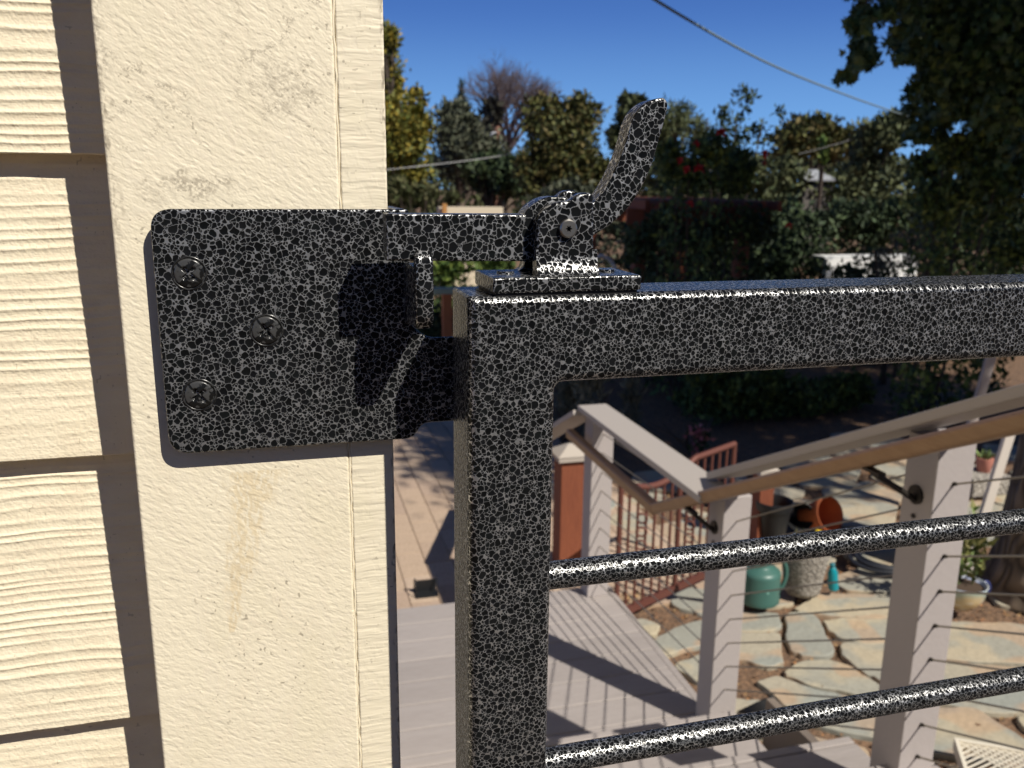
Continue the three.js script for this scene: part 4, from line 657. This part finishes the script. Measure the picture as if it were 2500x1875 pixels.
plant('side_vine', 'leafy vine lit at its tips hanging below the big tree', 'vine', [[2330, 370, 90, 50], [2440, 330, 70, 60], [2420, 480, 110, 90], [2300, 500, 90, 70], [2470, 610, 60, 60], [2260, 420, 60, 50]], -6.2, 6500, 0.075, [[0.05, 0.085, 0.02], [0.10, 0.15, 0.03], [0.03, 0.05, 0.015], [0.2, 0.24, 0.06]], { bush: true, clumps: 90 });
{ // the big tree on the right: trunk on the patio, crown overhead
  const b = atY(2540, 1475, GY), t = thing('shade_tree', 'big dark leafed tree overhanging the patio with a furrowed trunk', 'tree', [b.x + 0.12, GY, b.z - 0.1]), o = t.position, pl = [];
  const tr = new THREE.CylinderGeometry(0.17, 0.25, 4.6, 28, 24), tp = tr.attributes.position; for (let i = 0; i < tp.count; i++) { const a = Math.atan2(tp.getZ(i), tp.getX(i)), y = tp.getY(i) + 2.3, k = 1 + 0.07 * (fbm(a * 3 + 9, y * 1.3, 3) - 0.5) + 0.25 * Math.exp(-y * 5); tp.setX(i, tp.getX(i) * k + 0.05 * y); tp.setZ(i, tp.getZ(i) * k - 0.02 * y); } tr.computeVertexNormals(); tr.translate(0, 2.3, 0);
  const tuv = tr.attributes.uv; for (let i = 0; i < tuv.count; i++) tuv.setXY(i, tuv.getX(i) * 2, tuv.getY(i) * 5); part('trunk', tr, barkMat, t);
  const px = (u, v, z, hu, hv, n) => { const c = atZ(u, v, z), k = mpp(c), cl = Math.max(3, Math.round(n / 60)); const cs = Array.from({ length: cl }, () => { const e = atZ(u + rr(-1, 1) * hu * 0.75, v + rr(-1, 1) * hv * 0.75, z + rr(-0.5, 0.5)); return [e.x, e.y, e.z]; }); for (let i = 0; i < n; i++) { const q = cs[Math.floor(rnd() * cl)]; pl.push([new V3(q[0] + gauss() * hu * k * 0.2, q[1] + gauss() * hv * k * 0.2, q[2] + gauss() * 0.05).sub(o), rr(0.05, 0.085), 0.1]); } };
  for (const a of [[2112, 10, -5.2, 34, 60, 300], [2108, 90, -5.2, 28, 55, 250], [2092, 150, -5.2, 30, 40, 210], [2075, 192, -5.2, 20, 22, 80], [2190, 20, -5.4, 40, 50, 320], [2200, 100, -5.4, 34, 40, 240], [2240, 140, -5.4, 45, 40, 260], [2290, 60, -5.6, 90, 90, 1600], [2400, 100, -5.5, 110, 150, 3400], [2500, 140, -5.4, 100, 200, 3200], [2270, 215, -5.8, 50, 60, 800], [2360, 240, -5.8, 100, 80, 1800], [2270, 300, -6.4, 60, 50, 700], [2450, 340, -6.2, 100, 120, 1700]]) px(...a);
  // crown above and towards the sun, out of the picture
  const onPhoto = p => { const q = p.clone().project(camera); return [(q.x + 1) / 2 * PW, (1 - q.y) / 2 * PH]; };
  for (let k = 0, done = 0; k < 6000 && done < 600; k++) {
    const c = new V3(rr(1.5, 10), rr(2.2, 6.4), rr(-7.5, 1.2)), f = (c.y - GY) / 1.25, gx = c.x - 0.65 * f, gz = c.z - f, [u, v] = onPhoto(c);
    if (gz > -5.15 + 0.35 * Math.sin(gx * 2.3) || gz < -10.6 || gx < 1.0 || gx > 9 || !(v < -130 || u > 2420)) continue;
    if (Math.hypot((c.x - 6) / 4.6, (c.z + 3.2) / 4.4, (c.y - 3.6) / 3) > 1) continue;
    done++; for (let i = 0; i < 120; i++) pl.push([c.clone().add(new V3(gauss() * 0.24, gauss() * 0.18, gauss() * 0.24)).sub(o), rr(0.07, 0.12), 0.1]);
  }
  leaves('crown', lobedLeaf(1), leafMat, pl, [[0.035, 0.07, 0.016], [0.05, 0.09, 0.02], [0.028, 0.055, 0.014], [0.08, 0.11, 0.025]], t);
  const lim = []; for (let k = 0; k < 12; k++) { const e = new V3(rr(3.6, 7), rr(2.6, 5.4), rr(-7, -2.4)).sub(o), s = new V3(0.2, rr(3.2, 4.4), -0.08); lim.push(rod(s, e, 0.07, 0.015, 7)); } for (const [u, v, z] of [[2108, 40, -5.2], [2200, 90, -5.4], [2280, 230, -5.8]]) lim.push(tube([new V3(0.2, 3.9, -0.08), atZ(2400, -40, -5.2).sub(o), atZ(u, v - 60, z).sub(o), atZ(u, v, z).sub(o)], 0.012, 16, 5)); part('limbs', merge(lim), barkMat, t);
}

{ // added unseen hedge behind the camera, blocking low sky and darkening the gloss
  const pl = []; for (let k = 0; k < 15000; k++) { const x = rr(-9, 9); pl.push([new V3(x, rr(GY, 2.6 + 1.1 * fbm(x * 0.5 + 20, 4, 3)), 8 + rr(-0.5, 0.5)), rr(0.2, 0.34), 0.1]); }
  tag(leaves('sky_blocking_hedge', leafA, farLeafMat, pl, PAL.deep, scene), 'tall dark hedge added out of view to block low sky light', 'hedge', null, 'stuff');
}
{ // wood closing the view behind the gardens
  const g = new THREE.Group(), pl = []; for (let u = 860; u < 2640; u += 9) { const top = 395 + 45 * (fbm(u * 0.012, 2, 3) - 0.5); for (let k = 0; k < 60; k++) { const p = atZ(u + rr(-12, 12), top + Math.pow(rnd(), 1.2) * 150, -42 + rr(-4, 4)); if (p.y > GY) pl.push([p, rr(0.3, 0.55), 0.1]); } }
  const m = leaves('far_wood', leafA, farLeafMat, pl, PAL.olive, scene); tag(m, 'distant dusky wood closing the view behind the gardens', 'wood', null, 'stuff'); void g;
}
// ---------------------------------------------------------------- far walls, sheds, wires
{
  const a = atZ(1070, 500, -13.6), b = atZ(1225, 500, -13.6), yT = atZ(1150, 505, -13.6).y; sole('garden_wall', boxUV(box(b.x - a.x, yT - GY, 0.2, 0, 0, 0), 1), std(0.62, 0.53, 0.40, 0.85), 'cream garden wall far behind the latch bar', 'wall', null, [(a.x + b.x) / 2, (yT + GY) / 2, -13.6]);
  const p = atZ(1085, 500, -13.4), yp = atZ(1085, 497, -13.4).y; sole('wooden_post', box(0.07, yp - GY, 0.07), std(0.42, 0.2, 0.06, 0.8), 'orange brown wooden post in front of the cream garden wall', 'post', null, [p.x, (yp + GY) / 2, p.z]);
  const s = thing('white_shed', 'low white shed wall glimpsed through the leaves', 'shed'), l = atZ(2015, 640, -10), r = atZ(2235, 640, -10), y1 = atZ(2100, 630, -10).y; part('wall', box(r.x - l.x, y1 - GY, 0.1, (l.x + r.x) / 2, (y1 + GY) / 2, -10), std(0.75, 0.74, 0.71, 0.7), s); part('roof_edge', box(r.x - l.x + 0.1, 0.03, 0.3, (l.x + r.x) / 2, y1 + 0.016, -10.1), std(0.7, 0.7, 0.68, 0.6), s);
  const f = thing('far_shed', 'small white roofed shed far behind the hedge', 'shed'), l2 = atZ(1952, 440, -19.7), r2 = atZ(2030, 440, -19.7), y2 = atZ(2000, 424, -19.7).y, y3 = atZ(2000, 446, -19.7).y; part('roof', beam(new V3((l2.x + r2.x) / 2, y3 + 0.06, -19.4), new V3((l2.x + r2.x) / 2, y2 + 0.1, -20.4), r2.x - l2.x, 0.04), std(0.30, 0.31, 0.33, 0.6), f); part('wall', box(r2.x - l2.x - 0.1, y3 - GY - 0.06, 0.9, (l2.x + r2.x) / 2, (y3 + GY) / 2 - 0.03, -20.0), std(0.1, 0.09, 0.08, 0.9), f);
  const h = thing('low_roof', 'pale green low roof on an orange post under the latch bar', 'shelter'), q = atZ(1075, 712, -8.8), q2 = atZ(1095, 712, -8.8); part('roof', box(1.0, 0.06, 0.16, q.x + 0.25, q.y, q.z - 0.08), std(0.30, 0.36, 0.26, 0.7), h); part('post', box(0.1, q.y - 0.03 - GY, 0.1, q2.x, (q.y - 0.03 + GY) / 2, q2.z - 0.1), std(0.42, 0.14, 0.05, 0.8), h);
  const pole = thing('utility_pole', 'short brown utility pole with a white transformer among the far trees', 'utility pole', [atZ(1214, 340, -26).x, GY, -26]), top = atZ(1214, 308, -26).y - GY; part('pole', rod(new V3(), new V3(0, top, 0), 0.1, 0.075, 10), std(0.24, 0.12, 0.08, 0.9), pole); part('transformer', new THREE.CylinderGeometry(0.11, 0.11, 0.36, 14).translate(-0.16, top - 0.36, 0.1), std(0.6, 0.62, 0.65, 0.5), pole);
  const wireM = std(0.16, 0.21, 0.21, 0.6), cab = (name, pts, r, m, label) => sole(name, tube(pts, r, 60, 6), m, label, 'wire');
  cab('service_cable', [[1380, -150, -5], [1600, 0, -7], [1850, 142, -10], [2000, 207, -12.5], [2190, 275, -17], [2330, 312, -21]].map(p => atZ(...p)), 0.016, wireM, 'thick twisted service cable sagging across the blue sky');
  cab('telephone_wire', [[940, 415, -14], [1020, 406, -14], [1110, 396, -14.4], [1200, 384, -15], [1260, 372, -16]].map(p => atZ(...p)), 0.007, std(0.45, 0.45, 0.45, 0.5), 'pale wire in front of the yellowing tree');
  cab('telephone_wire', [[1950, 376, -14], [1990, 366, -14], [2030, 355, -14], [2075, 342, -14]].map(p => atZ(...p)), 0.004, std(0.3, 0.3, 0.3, 0.5), 'pale wire in front of the olive hedge');
  sole('garden_hoop', tube([[1455, 690, -9], [1452, 640, -9], [1462, 625, -9], [1485, 632, -9], [1505, 662, -9], [1512, 720, -9]].map(p => atZ(...p)), 0.022, 30, 8), std(0.7, 0.7, 0.66, 0.5), 'white bent hoop standing in the shrubs behind the latch', 'hoop');
}
scene.traverse(o => { if (o.isMesh) { o.castShadow = true; o.receiveShadow = true; } });
renderer.render(scene, camera);
